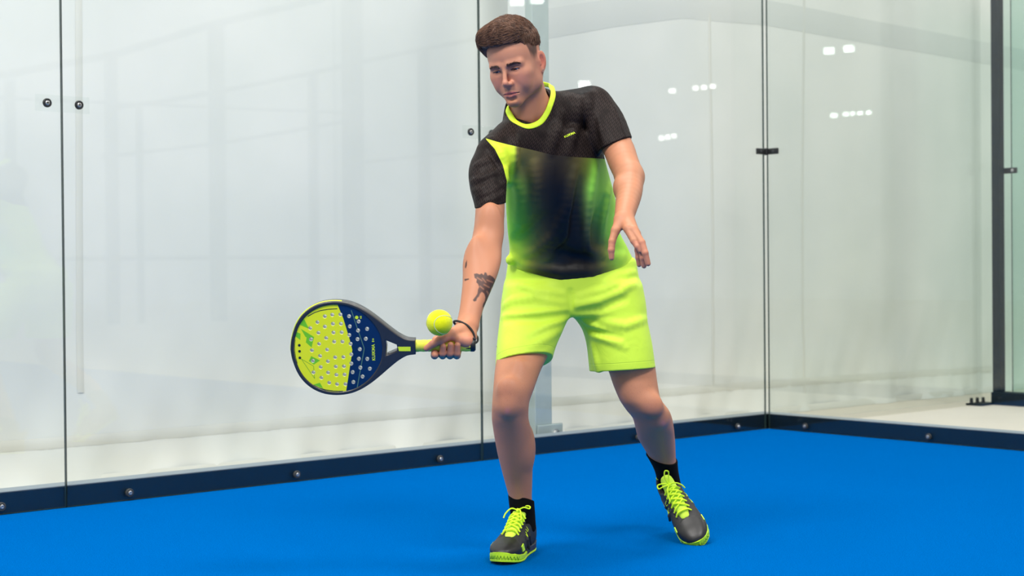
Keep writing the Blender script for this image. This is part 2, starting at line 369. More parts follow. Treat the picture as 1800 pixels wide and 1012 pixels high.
# ================================================================== smooth solid modelling: distance fields turned into one continuous mesh
from concurrent.futures import ThreadPoolExecutor
f32 = np.float32
POOL = ThreadPoolExecutor(4)
def par(fn, p, n=60000):
    p = np.asarray(p, f32)
    if len(p) < n: return fn(p)
    return np.concatenate(list(POOL.map(fn, np.array_split(p, max(4, len(p) // n)))))
def smin(a, b, k):
    if k <= 0: return np.minimum(a, b)
    h = np.maximum(k - np.abs(a - b), 0) / k
    return np.minimum(a, b) - h * h * k * 0.25
def smax(a, b, k): return -smin(-a, -b, k)
def catmull(xs, ys, n=240):
    xs, ys = np.asarray(xs, float), np.asarray(ys, float); m = np.zeros_like(ys); d = np.diff(ys) / np.diff(xs)
    m[1:-1] = np.where(d[1:] * d[:-1] > 0, 2 * d[1:] * d[:-1] / np.where(d[1:] + d[:-1] == 0, 1, d[1:] + d[:-1]), 0); m[0], m[-1] = d[0], d[-1]
    # softer tangents than strict monotone
    m[1:-1] = 0.5 * m[1:-1] + 0.5 * 0.5 * (d[1:] + d[:-1])
    t = np.linspace(xs[0], xs[-1], n); i = np.clip(np.searchsorted(xs, t) - 1, 0, len(xs) - 2); h = xs[i + 1] - xs[i]; s = (t - xs[i]) / h
    return t, (2 * s**3 - 3 * s**2 + 1) * ys[i] + (s**3 - 2 * s**2 + s) * h * m[i] + (-2 * s**3 + 3 * s**2) * ys[i + 1] + (s**3 - s**2) * h * m[i + 1]
class Field:
    def __init__(s, base=None): s.ops = []; s.frame = None; s.base = base
    def _add(s, fn, k, neg, c, R):
        s.ops.append((fn, k, neg, None if c is None else np.asarray(c, f32), R)); return s
    def __call__(s, p):
        p = np.ascontiguousarray(p, f32); d = np.full(len(p), 10.0, f32) if s.base is None else s.base(p).astype(f32)
        for fn, k, neg, c, R in s.ops:
            if R is not None:
                if isinstance(R, tuple): m = np.nonzero(((p > R[0]) & (p < R[1])).all(1))[0]
                else: q = p - c; m = np.nonzero(np.einsum('ij,ij->i', q, q) < R * R)[0]
                if len(m) == 0: continue
                di = fn(p[m]); d[m] = smax(d[m], -di, k) if neg else smin(d[m], di, k)
            else:
                di = fn(p); d = smax(d, -di, k) if neg else smin(d, di, k)
        return d
    def cap(s, a, b, ra, rb=None, k=0.01, neg=False, loc=True):
        a, b = np.asarray(a, f32), np.asarray(b, f32); rb = ra if rb is None else rb; ba = b - a; L = max(float(ba @ ba), 1e-12)
        def fn(p):
            pa = p - a; h = np.clip(pa @ ba / L, 0, 1); q = pa - h[:, None] * ba
            return np.sqrt(np.einsum('ij,ij->i', q, q)) - (ra + (rb - ra) * h)
        R = math.sqrt(L) / 2 + max(ra, rb) + k + 0.03 if loc else None
        return s._add(fn, k, neg, (a + b) / 2, R)
    def chain(s, pts, rs, k=0.006, neg=False, sub=1, kin=0.003):
        """a bending tapered limb: one smooth tube through the points"""
        pts, rs = np.asarray(pts, float), np.asarray(rs, float)
        if sub > 1:
            n = len(pts); tt = np.arange(n); q = np.linspace(0, n - 1, (n - 1) * sub + 1); pad = lambda a: np.concatenate([[2 * a[0] - a[1]], a, [2 * a[-1] - a[-2]]])
            def cr(a):
                a = pad(a); i = np.minimum(q.astype(int), n - 2); u = q - i; p0, p1, p2, p3 = a[i], a[i + 1], a[i + 2], a[i + 3]
                return 0.5 * (2 * p1 + (p2 - p0) * u + (2 * p0 - 5 * p1 + 4 * p2 - p3) * u**2 + (3 * p1 - p0 - 3 * p2 + p3) * u**3)
            pts = np.stack([cr(pts[:, j]) for j in range(3)], 1); rs = cr(rs)
        inner = Field()
        for a, b, ra, rb in zip(pts, pts[1:], rs, rs[1:]): inner.cap(a, b, ra, rb, kin)
        c = (pts.min(0) + pts.max(0)) / 2; R = float(np.max(np.linalg.norm(pts - c, axis=1)) + rs.max() + k + 0.03)
        return s._add(inner, k, neg, c, R)
    def ell(s, c, r, k=0.01, neg=False, R=None, loc=True):
        c, r = np.asarray(c, f32), np.asarray(r, f32); A = np.eye(3, dtype=f32) if R is None else np.asarray(R, f32)   # columns of R: the ellipsoid's axes
        def fn(p):
            q = (p - c) @ A; a = np.sqrt(np.einsum('ij,ij->i', q / r, q / r)); b = np.sqrt(np.einsum('ij,ij->i', q / (r * r), q / (r * r)))
            return a * (a - 1) / np.maximum(b, 1e-6)
        return s._add(fn, k, neg, c, float(max(r)) + k + 0.03 if loc else None)
    def loft(s, st, k=0.02, axis=2, neg=False, capk=0.02, power=2.0):
        """st rows: (t, centre_a, half_a, centre_b, half_b[, shear]) ; cross-sections normal to a world axis"""
        st = np.array(sorted([tuple(r) + (0.0,) * (6 - len(r)) for r in st]), float)
        tabs = [catmull(st[:, 0], st[:, j]) for j in range(1, 6)]; T = tabs[0][0]
        oth = [i for i in range(3) if i != axis]; t0, t1 = T[0], T[-1]; mid, hl = (t0 + t1) / 2, (t1 - t0) / 2
        def fn(p):
            t = p[:, axis]; tc = np.clip(t, t0, t1); ca, ha, cb, hb, sh = [np.interp(tc, T, tb[1]).astype(f32) for tb in tabs]
            qa = p[:, oth[0]] - ca; qb = p[:, oth[1]] - cb - sh * qa
            x, y = np.abs(qa / ha), np.abs(qb / hb)
            if power == 2.0: k0 = np.sqrt(x * x + y * y)
            else: k0 = (x**power + y**power) ** (1 / power)
            k1 = np.sqrt((qa / (ha * ha))**2 + (qb / (hb * hb))**2)
            d = k0 * (k0 - 1) / np.maximum(k1, 1e-5)
            return smax(d, (np.abs(t - mid) - hl).astype(f32), capk)
        mg = k + 0.05; hy = tabs[3][1] + np.abs(tabs[4][1]) * tabs[1][1]; lo, hi = np.zeros(3), np.zeros(3); lo[axis], hi[axis] = t0 - mg, t1 + mg
        lo[oth[0]], hi[oth[0]] = (tabs[0][1] - tabs[1][1]).min() - mg, (tabs[0][1] + tabs[1][1]).max() + mg
        lo[oth[1]], hi[oth[1]] = (tabs[2][1] - hy).min() - mg, (tabs[2][1] + hy).max() + mg
        return s._add(fn, k, neg, None, (lo.astype(f32), hi.astype(f32)))
    def half(s, c, n, k=0.0):      # cut away everything beyond the plane (n points to the removed side)
        c, n = np.asarray(c, f32), np.asarray(n, f32); n = n / np.linalg.norm(n)
        return s._add(lambda p: -((p - c) @ n), k, True, None, None)
    def sub(s, fn, k=0.0, neg=True, c=None, R=None): return s._add(fn, k, neg, c, R)
class Framed:
    """a field written in local coordinates, read in world coordinates"""
    def __init__(s, field, R, o, scale=1.0): s.f, s.R, s.o, s.s = field, np.asarray(R, f32), np.asarray(o, f32), scale
    def to_local(s, p): return ((np.asarray(p, f32) - s.o) @ s.R) / s.s
    def to_world(s, q): return (np.asarray(q, f32) * s.s) @ s.R.T + s.o
    def __call__(s, p): return s.f(s.to_local(p)) * s.s
def grad(fn, p, e=0.0008):
    fn_ = fn; fn = lambda q: par(fn_, q, 20000)
    g = np.stack([fn(p + np.eye(3, dtype=f32)[i] * e) - fn(p - np.eye(3, dtype=f32)[i] * e) for i in range(3)], 1) / (2 * e)
    return g
def mesh_field(fn, lo, hi, h, B=8, relax=1, slack=1.7):
    lo, hi = np.asarray(lo, float), np.asarray(hi, float); nb = np.ceil((hi - lo) / h / B).astype(int); n = nb * B
    bi = np.stack(np.meshgrid(*[np.arange(k) for k in nb], indexing='ij'), -1).reshape(-1, 3)
    cen = lo + (bi * B + (B - 1) / 2) * h; dc = par(fn, cen, 20000)
    act = np.abs(dc) < B * h * 0.87 * slack + h
    D = np.repeat(np.repeat(np.repeat(np.sign(dc).reshape(nb), B, 0), B, 1), B, 2).astype(f32)
    g = np.stack(np.meshgrid(*[np.arange(B)] * 3, indexing='ij'), -1).reshape(-1, 3)
    ab = bi[act]
    def job(ch):
        idx = (ch[:, None, :] * B + g[None]).reshape(-1, 3)
        D[idx[:, 0], idx[:, 1], idx[:, 2]] = fn((lo + idx * h).astype(f32))
    list(POOL.map(job, np.array_split(ab, max(1, len(ab) // 100))))
    D[0], D[-1] = 1, 1; D[:, 0], D[:, -1] = 1, 1; D[:, :, 0], D[:, :, -1] = 1, 1
    S = D < 0
    c8 = [S[dx:n[0] - 1 + dx, dy:n[1] - 1 + dy, dz:n[2] - 1 + dz] for dx in (0, 1) for dy in (0, 1) for dz in (0, 1)]
    al = c8[0].copy(); an = c8[0].copy()
    for q in c8[1:]: al &= q; an |= q
    cells = np.argwhere(an & ~al); cid = np.full(n - 1, -1, np.int64); cid[cells[:, 0], cells[:, 1], cells[:, 2]] = np.arange(len(cells))
    offs = np.array([(dx, dy, dz) for dx in (0, 1) for dy in (0, 1) for dz in (0, 1)])
    val = np.stack([D[cells[:, 0] + o[0], cells[:, 1] + o[1], cells[:, 2] + o[2]] for o in offs], 1)
    acc = np.zeros((len(cells), 3)); cnt = np.zeros(len(cells))
    for a in range(8):
        for b in range(a + 1, 8):
            if np.abs(offs[a] - offs[b]).sum() != 1: continue
            m = (val[:, a] < 0) != (val[:, b] < 0); t = np.where(m, val[:, a] / np.where(m, val[:, a] - val[:, b], 1), 0)
            acc += np.where(m[:, None], offs[a] + t[:, None] * (offs[b] - offs[a]), 0); cnt += m
    V = lo + (cells + acc / np.maximum(cnt, 1)[:, None]) * h
    quads = []
    for ax in range(3):
        o1, o2 = [(1, 2), (2, 0), (0, 1)][ax]
        sl0 = [slice(None)] * 3; sl1 = [slice(None)] * 3; sl0[ax] = slice(0, -1); sl1[ax] = slice(1, None)
        ch = S[tuple(sl0)] != S[tuple(sl1)]; e = np.argwhere(ch); e = e[(e[:, o1] > 0) & (e[:, o2] > 0) & (e[:, o1] < n[o1] - 1) & (e[:, o2] < n[o2] - 1)]
        u, w = np.zeros(3, int), np.zeros(3, int); u[o1] = 1; w[o2] = 1
        q = np.stack([cid[tuple((e - u - w).T)], cid[tuple((e - w).T)], cid[tuple(e.T)], cid[tuple((e - u).T)]], 1)
        flip = ~S[tuple(e.T)]; q[flip] = q[flip][:, ::-1]; quads.append(q)
    Q = np.concatenate(quads); Q = Q[(Q >= 0).all(1)]
    for _ in range(relax):
        s_ = np.zeros_like(V); c_ = np.zeros(len(V))
        for a, b in ((0, 1), (1, 2), (2, 3), (3, 0)):
            np.add.at(s_, Q[:, a], V[Q[:, b]]); np.add.at(c_, Q[:, a], 1); np.add.at(s_, Q[:, b], V[Q[:, a]]); np.add.at(c_, Q[:, b], 1)
        V2 = 0.5 * V + 0.5 * s_ / np.maximum(c_, 1)[:, None]
        d = fn(V2.astype(f32)); g_ = grad(fn, V2.astype(f32)); gg = np.maximum((g_ * g_).sum(1), 0.2)
        st = np.clip(d / gg, -h * 0.7, h * 0.7)[:, None] * g_
        V = V2 - st
    return V, Q
def field_mesh(name, parts, origin=(0, 0, 0)):
    """parts: list of (V, Q) joined as one mesh"""
    v = np.concatenate([p[0] for p in parts]) - np.asarray(origin); off = 0; qs = []
    for p in parts: qs.append(p[1] + off); off += len(p[0])
    q = np.concatenate(qs); me = bpy.data.meshes.new(name)
    me.vertices.add(len(v)); me.vertices.foreach_set('co', v.astype(f32).ravel())
    me.loops.add(q.size); me.loops.foreach_set('vertex_index', q.astype(np.int32).ravel())
    me.polygons.add(len(q)); me.polygons.foreach_set('loop_start', np.arange(0, q.size, 4, dtype=np.int32))
    me.update(calc_edges=True); me.validate(); me.shade_smooth(); return me
def set_color(me, name, rgb):
    a = me.attributes.new(name, 'FLOAT_COLOR', 'POINT'); a.data.foreach_set('color', np.concatenate([rgb, np.ones((len(rgb), 1))], 1).astype(f32).ravel())
def set_float(me, name, x): a = me.attributes.new(name, 'FLOAT', 'POINT'); a.data.foreach_set('value', np.asarray(x, f32))
def sight(px, py, d): return np.stack([P(x_, y_, z_) for x_, y_, z_ in zip(px, py, d)]).astype(f32)
def hits(fn, pts, d0=4.15, d1=5.2, st=0.012):
    """where the lines of sight at many pixels first meet a field; rows of nan where they miss"""
    pts = np.asarray(pts, float); n = len(pts); A = sight(pts[:, 0], pts[:, 1], np.full(n, 1.0)) - np.array([0, 0, CAM_H], f32); O = np.array([0, 0, CAM_H], f32)
    d = np.full(n, d0); live = np.ones(n, bool); found = np.zeros(n, bool)
    while live.any():
        i = np.nonzero(live)[0]; v = fn((O + A[i] * d[i, None]).astype(f32)); ok = v < 0; found[i[ok]] = True; live[i[ok]] = False; j = i[~ok]; d[j] += st; live[j[d[j] > d1]] = False
    lo, hi = d - st, d.copy()
    for _ in range(9):
        m = (lo + hi) / 2; v = fn((O + A * m[:, None]).astype(f32)); hi = np.where(v < 0, m, hi); lo = np.where(v < 0, lo, m)
    out = O + A * ((lo + hi) / 2)[:, None]; out[~found] = np.nan; return out.astype(float)
def hit(fn, px, py, d0=4.15, d1=5.2):
    h = hits(fn, [(px, py)], d0, d1)[0]; return None if np.isnan(h[0]) else h
def poly_sd(x, y, poly):
    """signed distance in 2-D, negative inside"""
    poly = np.asarray(poly, float); d = np.full(len(x), 1e9); s = np.zeros(len(x), bool); n = len(poly)
    for i in range(n):
        a, b = poly[i], poly[(i + 1) % n]; e = b - a; wx, wy = x - a[0], y - a[1]; t = np.clip((wx * e[0] + wy * e[1]) / max(e @ e, 1e-12), 0, 1)
        d = np.minimum(d, np.hypot(wx - t * e[0], wy - t * e[1]))
        c = (a[1] > y) != (b[1] > y); xx = a[0] + (y - a[1]) / np.where(b[1] == a[1], 1e-12, b[1] - a[1]) * e[0]; s ^= c & (x < xx)
    return np.where(s, -d, d)
def rows(data, d_as_b=True):
    """silhouette rows (py, x_left, x_right, depth, half_depth[, shear]) -> loft stations along z"""
    out = []
    for r in data:
        py, xl, xr, d, hb = r[:5]; a, b = P(xl, py, d), P(xr, py, d); c = (a + b) / 2
        out.append((c[2], c[0], abs(b[0] - a[0]) / 2, c[1], hb) + tuple(r[5:]))
    return out
def sstep(x, a, b): t = np.clip((x - a) / (b - a), 0, 1); return t * t * (3 - 2 * t)
# ================================================================== THE PLAYER
def rot(y, p, r):
    cy, sy, cp, sp, cr, sr = math.cos(y), math.sin(y), math.cos(p), math.sin(p), math.cos(r), math.sin(r)
    return np.array([[cy, -sy, 0], [sy, cy, 0], [0, 0, 1]]) @ np.array([[1, 0, 0], [0, cp, -sp], [0, sp, cp]]) @ np.array([[cr, 0, sr], [0, 1, 0], [-sr, 0, cr]])
HR = rot(math.radians(-23.6), math.radians(22.0), math.radians(-6.0)); HO = np.array([0.0176, 4.50, 1.4511]); HS = 0.934
# ---- head, in head coordinates: x to his left, -y forward, z up, origin between the ears at eye height
H = Field()
H.ell((0, .010, .036), (.0745, .094, .084), 0, loc=False)
H.ell((0, -.030, .038), (.064, .060, .056), .03)
H.ell((0, -.040, -.015), (.059, .050, .060), .03)
H.ell((0, -.030, -.055), (.050, .050, .048), .03)
for s in (-1, 1):
    H.cap((s * .010, -.080, -.100), (s * .050, -.012, -.070), .0150, .0150, .028)
    H.cap((s * .050, -.012, -.070), (s * .062, .004, -.012), .0150, .0140, .030)
    H.ell((s * .044, -.060, -.024), (.019, .019, .013), .034)
    H.ell((s * .036, -.066, -.055), (.018, .016, .020), .028)
    H.cap((s * .014, -.0900, .0125), (s * .046, -.0755, .0130), .0085, .0080, .014)
H.ell((0, -.082, -.101), (.0185, .0140, .0130), .016)
H.ell((0, -.080, -.072), (.028, .0185, .024), .018)
for s in (-1, 1):
    H.ell((s * .0305, -.0985, -.0010), (.0165, .0125, .0105), .012, True)
    H.ell((s * .0310, -.0755, -.0015), (.0135, .0135, .0128), .004)
H.cap((0, -.0885, .014), (0, -.1140, -.033), .0058, .0070, .009)
H.ell((0, -.1130, -.0375), (.0082, .0092, .0080), .008)
for s in (-1, 1):
    H.ell((s * .0110, -.0990, -.0420), (.0068, .0115, .0076), .008)
    H.ell((s * .0058, -.1080, -.0492), (.0032, .0055, .0030), .002, True)
H.cap((0, -.1060, -.0440), (0, -.0940, -.0560), .0055, .0080, .010)
# lips and the line between them
for s in (-1, 1):
    H.cap((s * .0045, -.0990, -.0685), (s * .0220, -.0905, -.0735), .0052, .0030, .004)
    H.cap((0, -.0980, -.0815), (s * .0190, -.0900, -.0780), .0068, .0036, .004)
    H.cap((0, -.1045, -.0745), (s * .0140, -.0995, -.0738), .0014, .0013, .0025, True)
    H.cap((s * .0140, -.0995, -.0738), (s * .0255, -.0905, -.0752), .0013, .0012, .0025, True)
H.cap((-.010, -.0990, -.0905), (.010, -.0990, -.0905), .0040, .0040, .010, True)
# eye openings between the lids, gaze lowered
for s in (-1, 1):
    H.ell((s * .0310, -.0905, -.0044), (.0128, .0092, .0030), .0012, True)
    H.cap((s * .0200, -.0885, .0050), (s * .0420, -.0850, .0040), .0012, .0012, .003, True)      # fold of the upper lid
# ears
for s in (-1, 1):
    A = rot(s * math.radians(-30), math.radians(-12), 0)
    H.ell((s * .0755, .0165, -.0140), (.0060, .0180, .0315), .006, R=A)
    H.ell((s * .0800, .0120, -.0120), (.0060, .0105, .0190), .003, True, R=A)
    H.ell((s * .0735, .0075, -.0400), (.0050, .0075, .0085), .006)
    H.cap((s * .0755, .0020, -.0200), (s * .0755, .0040, -.0100), .0040, .0035, .004)
HEAD = Framed(H, HR, HO, HS)
def hw(x, y, z): return HEAD.to_world(np.array([[x, y, z]]))[0]

# ---- body in world coordinates
BODY = Field(); BODY.sub(HEAD, 0.0, False, HO + np.array([0, 0, .02]), .24)
NB_ = P(946, 222, 4.62)
BODY.cap(hw(0, .018, -.045), P(935, 198, 4.580), .053, .057, .022)
BODY.cap(P(935, 198, 4.580), P(948, 250, 4.63), .057, .064, .02)
BODY.cap(P(908, 212, 4.570), P(955, 200, 4.590), .032, .045, .02)
BODY.cap(hw(.052, .020, -.045), P(930, 216, 4.525), .013, .010, .018)       # neck muscle running to the breastbone
BODY.cap(hw(-.050, .020, -.045), P(916, 212, 4.520), .013, .010, .018)
BODY.cap(hw(0, -.025, -.105), P(922, 205, 4.520), .017, .012, .022)
SHIRT_ROWS = [(232, 884, 1058, 4.61, .088, .45), (270, 886, 1064, 4.62, .100, .45), (310, 888, 1074, 4.64, .108, .42), (350, 889, 1084, 4.67, .110, .35), (400, 892, 1088, 4.72, .108, .25),
              (440, 896, 1106, 4.77, .112, .15), (468, 897, 1117, 4.80, .118, .10), (512, 899, 1117, 4.81, .118, .10)]
BODY.loft(rows([(r[0], r[1] + 14, r[2] - 14, r[3] + .008, r[4] - .020, r[5]) for r in SHIRT_ROWS]), .015)
BODY.cap(P(960, 212, 4.62), P(1035, 194, 4.675), .040, .042, .015)
BODY.cap(P(925, 235, 4.58), P(873, 272, 4.475), .042, .036, .015)
BODY.cap(P(960, 500, 4.80), P(1062, 505, 4.83), .090, .090, .04)
# his right arm (racket arm)
RARM = rows([(285, 846, 884, 4.455, .044), (330, 839, 886, 4.425, .046), (365, 836, 887, 4.395, .046), (397, 833.5, 885.5, 4.37, .046), (418, 829.5, 883.5, 4.345, .045), (437, 822, 882, 4.325, .045),
             (458, 818, 881, 4.30, .046), (479, 816, 876, 4.275, .043), (500, 813, 868, 4.255, .039), (522, 810.5, 858.5, 4.235, .034), (545, 807.5, 849, 4.213, .030), (566, 803, 843, 4.192, .027), (582, 800, 838, 4.178, .025)])
BODY.loft(RARM, .02)
BODY.cap(P(870, 275, 4.47), P(864, 300, 4.45), .036, .040, .01)
BODY.ell(P(862, 392, 4.338), (.028, .022, .055), .03)                        # biceps
BODY.ell(P(836, 462, 4.290), (.020, .022, .070), .04)                       # forearm muscle
# his right hand closed on the grip
HD = 4.12
BODY.cap(P(821, 577, 4.176), P(809, 591, 4.148), .0255, .0260, .02)
BODY.cap(P(809, 591, 4.148), P(792, 596, 4.150), .0250, .0190, .015)
BODY.cap(P(816, 578, 4.150), P(795, 587, 4.112), .0190, .0150, .014)
BODY.cap(P(795, 587, 4.112), P(775, 597, 4.097), .0150, .0115, .010)
BODY.chain([P(775, 597, 4.097), P(761, 604, 4.094), P(750, 612, 4.096)], [.0112, .0098, .0082], .005)
BODY.cap(P(826, 591, 4.150), P(820, 600, 4.115), .0190, .0165, .014)
BODY.cap(P(820, 600, 4.115), P(808, 598, 4.104), .0150, .0130, .012)
for i, x in enumerate((764, 778, 791, 803)):
    up = (624, 609, 606, 607)[i]
    BODY.cap(P(811, 588, 4.165), P(x + 4, 598, 4.158), .0150, .0120, .012)
    BODY.chain([P(x + 4, 598, 4.158), P(x + 2, 615, 4.156)], [.0118, .0104], .005)
    BODY.chain([P(x + 2, 615, 4.156), P(x, 624.5, 4.128), P(x, 621, 4.102)], [.0104, .0098, .0092], .0025)
    BODY.chain([P(x, 621, 4.102), P(x + 1, up, 4.0955)], [.0092, .0082], .0025)
# his left arm, reaching forward
BODY.chain([P(1046, 190, 4.66), P(1084, 255, 4.60), P(1096, 285, 4.55), P(1107, 311, 4.50)], [.046, .0450, .0430, .0400], .012, sub=4)
BODY.chain([P(1107, 311, 4.50), P(1106, 338, 4.435), P(1101, 364, 4.37), P(1096.5, 384, 4.325)], [.0395, .0365, .0305, .0255], .016, sub=4)
BODY.cap(P(1121, 312, 4.535), P(1120, 318, 4.52), .0150, .0150, .016)
BODY.ell(P(1090, 330, 4.455), (.018, .030, .030), .02)
KN = [P(1103.5, 402, 4.275), P(1113, 404, 4.268), P(1119, 411, 4.270), P(1121, 421, 4.282)]
for i, kn in enumerate(KN): BODY.cap(P(1096 + 2 * i, 384, 4.325), kn, .0170, .0118, .011)
BODY.chain([KN[0], P(1114, 423, 4.250), P(1120.5, 433, 4.242), P(1125.5, 440, 4.240)], [.0118, .0096, .0084, .0072], .004)
BODY.chain([KN[1], P(1128, 426, 4.240), P(1134, 444, 4.232), P(1139, 463, 4.236)], [.0118, .0098, .0088, .0074], .004)
BODY.chain([KN[2], P(1127, 437, 4.250), P(1130, 453, 4.250), P(1132, 467, 4.256)], [.0112, .0096, .0086, .0072], .003)
BODY.chain([KN[3], P(1121, 439, 4.272), P(1122, 452, 4.274), P(1123.5, 465, 4.280)], [.0105, .0086, .0076, .0066], .003)
BODY.cap(P(1090, 388, 4.315), P(1082, 405, 4.295), .0160, .0120, .014)
BODY.chain([P(1082, 405, 4.295), P(1076, 424, 4.285), P(1074.5, 439, 4.282), P(1075, 453, 4.285)], [.0120, .0098, .0092, .0072], .005)
# legs
RLEG = rows([(520, 896, 1000, 4.78, .095), (575, 884, 985, 4.72, .090), (620, 875, 966, 4.66, .082), (650, 870, 951, 4.615, .074), (684, 867, 938.5, 4.575, .066), (710, 865, 930, 4.565, .062), (733, 864.5, 929, 4.585, .060),
             (751, 866.5, 932.5, 4.61, .062), (789, 873, 937, 4.655, .062), (826, 882, 936, 4.69, .054), (850, 888.5, 935.5, 4.71, .046), (879, 896, 935, 4.73, .040), (900, 899, 937, 4.742, .038), (925, 900, 940, 4.75, .040)])
BODY.loft(RLEG, .03)
BODY.ell(P(893, 682, 4.520), (.028, .018, .032), .03); BODY.ell(P(893, 716, 4.520), (.016, .014, .022), .028)
BODY.ell(P(912, 660, 4.555), (.024, .020, .045), .03); BODY.ell(P(922, 780, 4.66), (.026, .040, .065), .03)
LLEG = rows([(520, 1010, 1122, 4.82, .100), (580, 1034, 1138, 4.81, .092), (620, 1054, 1148, 4.80, .085), (650, 1069, 1152.5, 4.80, .078), (676, 1078, 1156, 4.79, .072), (702, 1089, 1162, 4.785, .068), (720, 1101, 1175, 4.80, .070), (734, 1112, 1181, 4.83, .078),
             (751, 1117, 1184, 4.865, .078), (770, 1122, 1186, 4.915, .074), (789, 1133, 1187, 4.955, .064), (808, 1144, 1188, 4.99, .052), (830, 1154, 1191, 5.02, .044), (855, 1161, 1196, 5.04, .040)])
BODY.loft(LLEG, .03)
BODY.ell(P(1146, 712, 4.735), (.030, .018, .030), .03); BODY.ell(P(1160, 738, 4.775), (.016, .014, .020), .028)

skin_regions = [((-.17, 4.33, 1.195), (.21, 4.74, 1.66), .0017), ((-.27, 4.03, .58), (.02, 4.53, 1.12), .0018), ((.24, 4.17, .82), (.40, 4.68, 1.24), .0018),
                ((-.09, 4.46, .14), (.20, 4.85, .70), .0030), ((.22, 4.66, .20), (.52, 5.20, .66), .0030), ((-.13, 4.36, .605), (.46, 5.0, 1.222), .010)]
parts = []
for lo, hi, h_ in skin_regions: parts.append(mesh_field(BODY, lo, hi, h_, relax=1))
SKIN_N = [len(p[0]) for p in parts]
# ---- the body mesh: colour of the skin by place
PO = np.array([0.25, 4.75, 0.0])
person = empty('person', PO)
tag(person, 'young man in black and neon yellow sportswear bending forward to hit a ball', 'person')
def pbuild(mb, name, m, parent=None, smooth=True): return mb.build(name, m, person if parent is None else parent, Matrix.Translation(-PO) if parent is None else None, smooth)
V = np.concatenate([p[0] for p in parts]); nV = len(V)
px_, py_ = pix(V); L = HEAD.to_local(V)
def L3(*c): return np.array(lin(*c)[:3])
def over(col, m, c): return col * (1 - m[:, None]) + np.asarray(c)[None] * m[:, None]
col = np.tile(L3(184, 125, 92), (nV, 1))
inhead = (np.linalg.norm(L - np.array([0, 0, 0]), axis=1) < 0.19) & (L[:, 2] > -0.135)
hm = inhead * sstep(L[:, 2] + .35 * np.minimum(L[:, 1], 0), -.135, -.105)
col = over(col, hm * 0.9, L3(184, 129, 103))
legm = sstep(0.72 - V[:, 2], 0.0, 0.12) * (V[:, 1] > 4.40)
col = over(col, legm * 0.9, L3(192, 131, 97))
x, y, z = L[:, 0], L[:, 1], L[:, 2]; ax = np.abs(x)
g2 = lambda a, b: np.exp(-(a * a + b * b))
col = over(col, hm * 0.35 * g2((ax - .042) / .022, (z + .035) / .020) * (y < -.03), L3(214, 130, 112))
col = over(col, hm * 0.30 * g2(x / .016, (z + .036) / .014) * (y < -.09), L3(214, 132, 116))
beard = hm * sstep(-z, .046, .075) * sstep(-y, -.01, .03) * (1 - g2(x / .03, (z + .075) / .012) * 0.7)
col = over(col, beard * 0.36, L3(128, 98, 84))
col = over(col, hm * 0.16 * g2(x / .026, (z + .058) / .007) * (y < -.085), L3(110, 88, 80))
lip = hm * sstep(1.0 - np.sqrt((x / .0245)**2 + ((z + .0755) / .0110)**2), 0.0, 0.25) * (y < -.086)
col = over(col, lip * 0.85, L3(186, 100, 96))
col = over(col, hm * np.exp(-((z + .0747) / .0013)**2) * (ax < .024) * (y < -.086) * 0.8, L3(96, 44, 44))
eye = hm * (y < -.070) * g2((ax - .031) / .017, (z + .001) / .0095)
col = over(col, eye * 0.5, L3(138, 92, 80))
lash = hm * (y < -.074) * np.exp(-((z - (-.0010 - 14 * (ax - .031)**2)) / .0023)**2) * (np.abs(ax - .031) < .0145)
col = over(col, lash * 1.0, L3(40, 28, 26))
lash2 = hm * (y < -.074) * np.exp(-((z - (-.0078 + 16 * (ax - .031)**2)) / .0009)**2) * (np.abs(ax - .031) < .012)
col = over(col, lash2 * 0.45, L3(70, 46, 42))
def brow_z(a): return 0.0125 + .0022 * np.sin(np.clip((a - .012) / .038, 0, 1) * 2.6) - .004 * np.clip((a - .04) / .012, 0, 1)
brow = hm * (y < -.055) * np.exp(-((z - brow_z(ax)) / (.0046 - .0016 * np.clip((ax - .02) / .03, 0, 1)))**2) * sstep(ax, .011, .015) * (1 - sstep(ax, .046, .052))
col = over(col, brow * 0.85, L3(58, 42, 36))
ear = hm * (ax > .0715) * g2((y - .016) / .022, (z + .014) / .034)
col = over(col, ear * 0.6, L3(206, 104, 84))
# clipped short hair of the sides
zb = np.interp(y, [-.060, -.048, -.040, -.020, .0, .012, .03, .06, .12], [.085, .062, .018, -.002, .002, .034, .030, -.020, -.055])
fade = hm * sstep(z - zb, -.008, .028) * (y > -.058) * (1 - 0.8 * (ear > .3))
col = over(col, np.clip(fade * 1.05, 0, 0.97), L3(58, 42, 34))
# tattoo on the racket forearm (a dark winged figure) and two small strokes on its edge
tat = [[(833, 481), (838, 480), (843, 482), (847, 480), (850, 483), (852, 478), (855, 479), (857, 484), (861, 483), (866, 486), (870, 490), (871, 495), (868, 499), (869, 503), (865, 505), (863, 509), (864, 514), (861, 519), (859, 525), (856, 530), (855, 536), (851, 541), (848, 540), (849, 534), (852, 529), (853, 522), (851, 516), (847, 513), (844, 516), (842, 521), (839, 524), (837, 529), (833, 530), (831, 527), (835, 522), (839, 516), (840, 509), (842, 504), (840, 499), (837, 496), (838, 491), (834, 488)],
       [(818, 462), (821, 456), (821, 466), (819, 472), (817, 470)], [(816, 490), (824, 489), (825, 491), (817, 494)]]
armm = (V[:, 1] < 4.35) & (V[:, 2] < 1.0) & (V[:, 2] > .75)
tm = np.zeros(nV)
for poly in tat: tm = np.maximum(tm, armm * sstep(-poly_sd(px_, py_, poly), -0.6, 0.9))
light = np.zeros(nV)
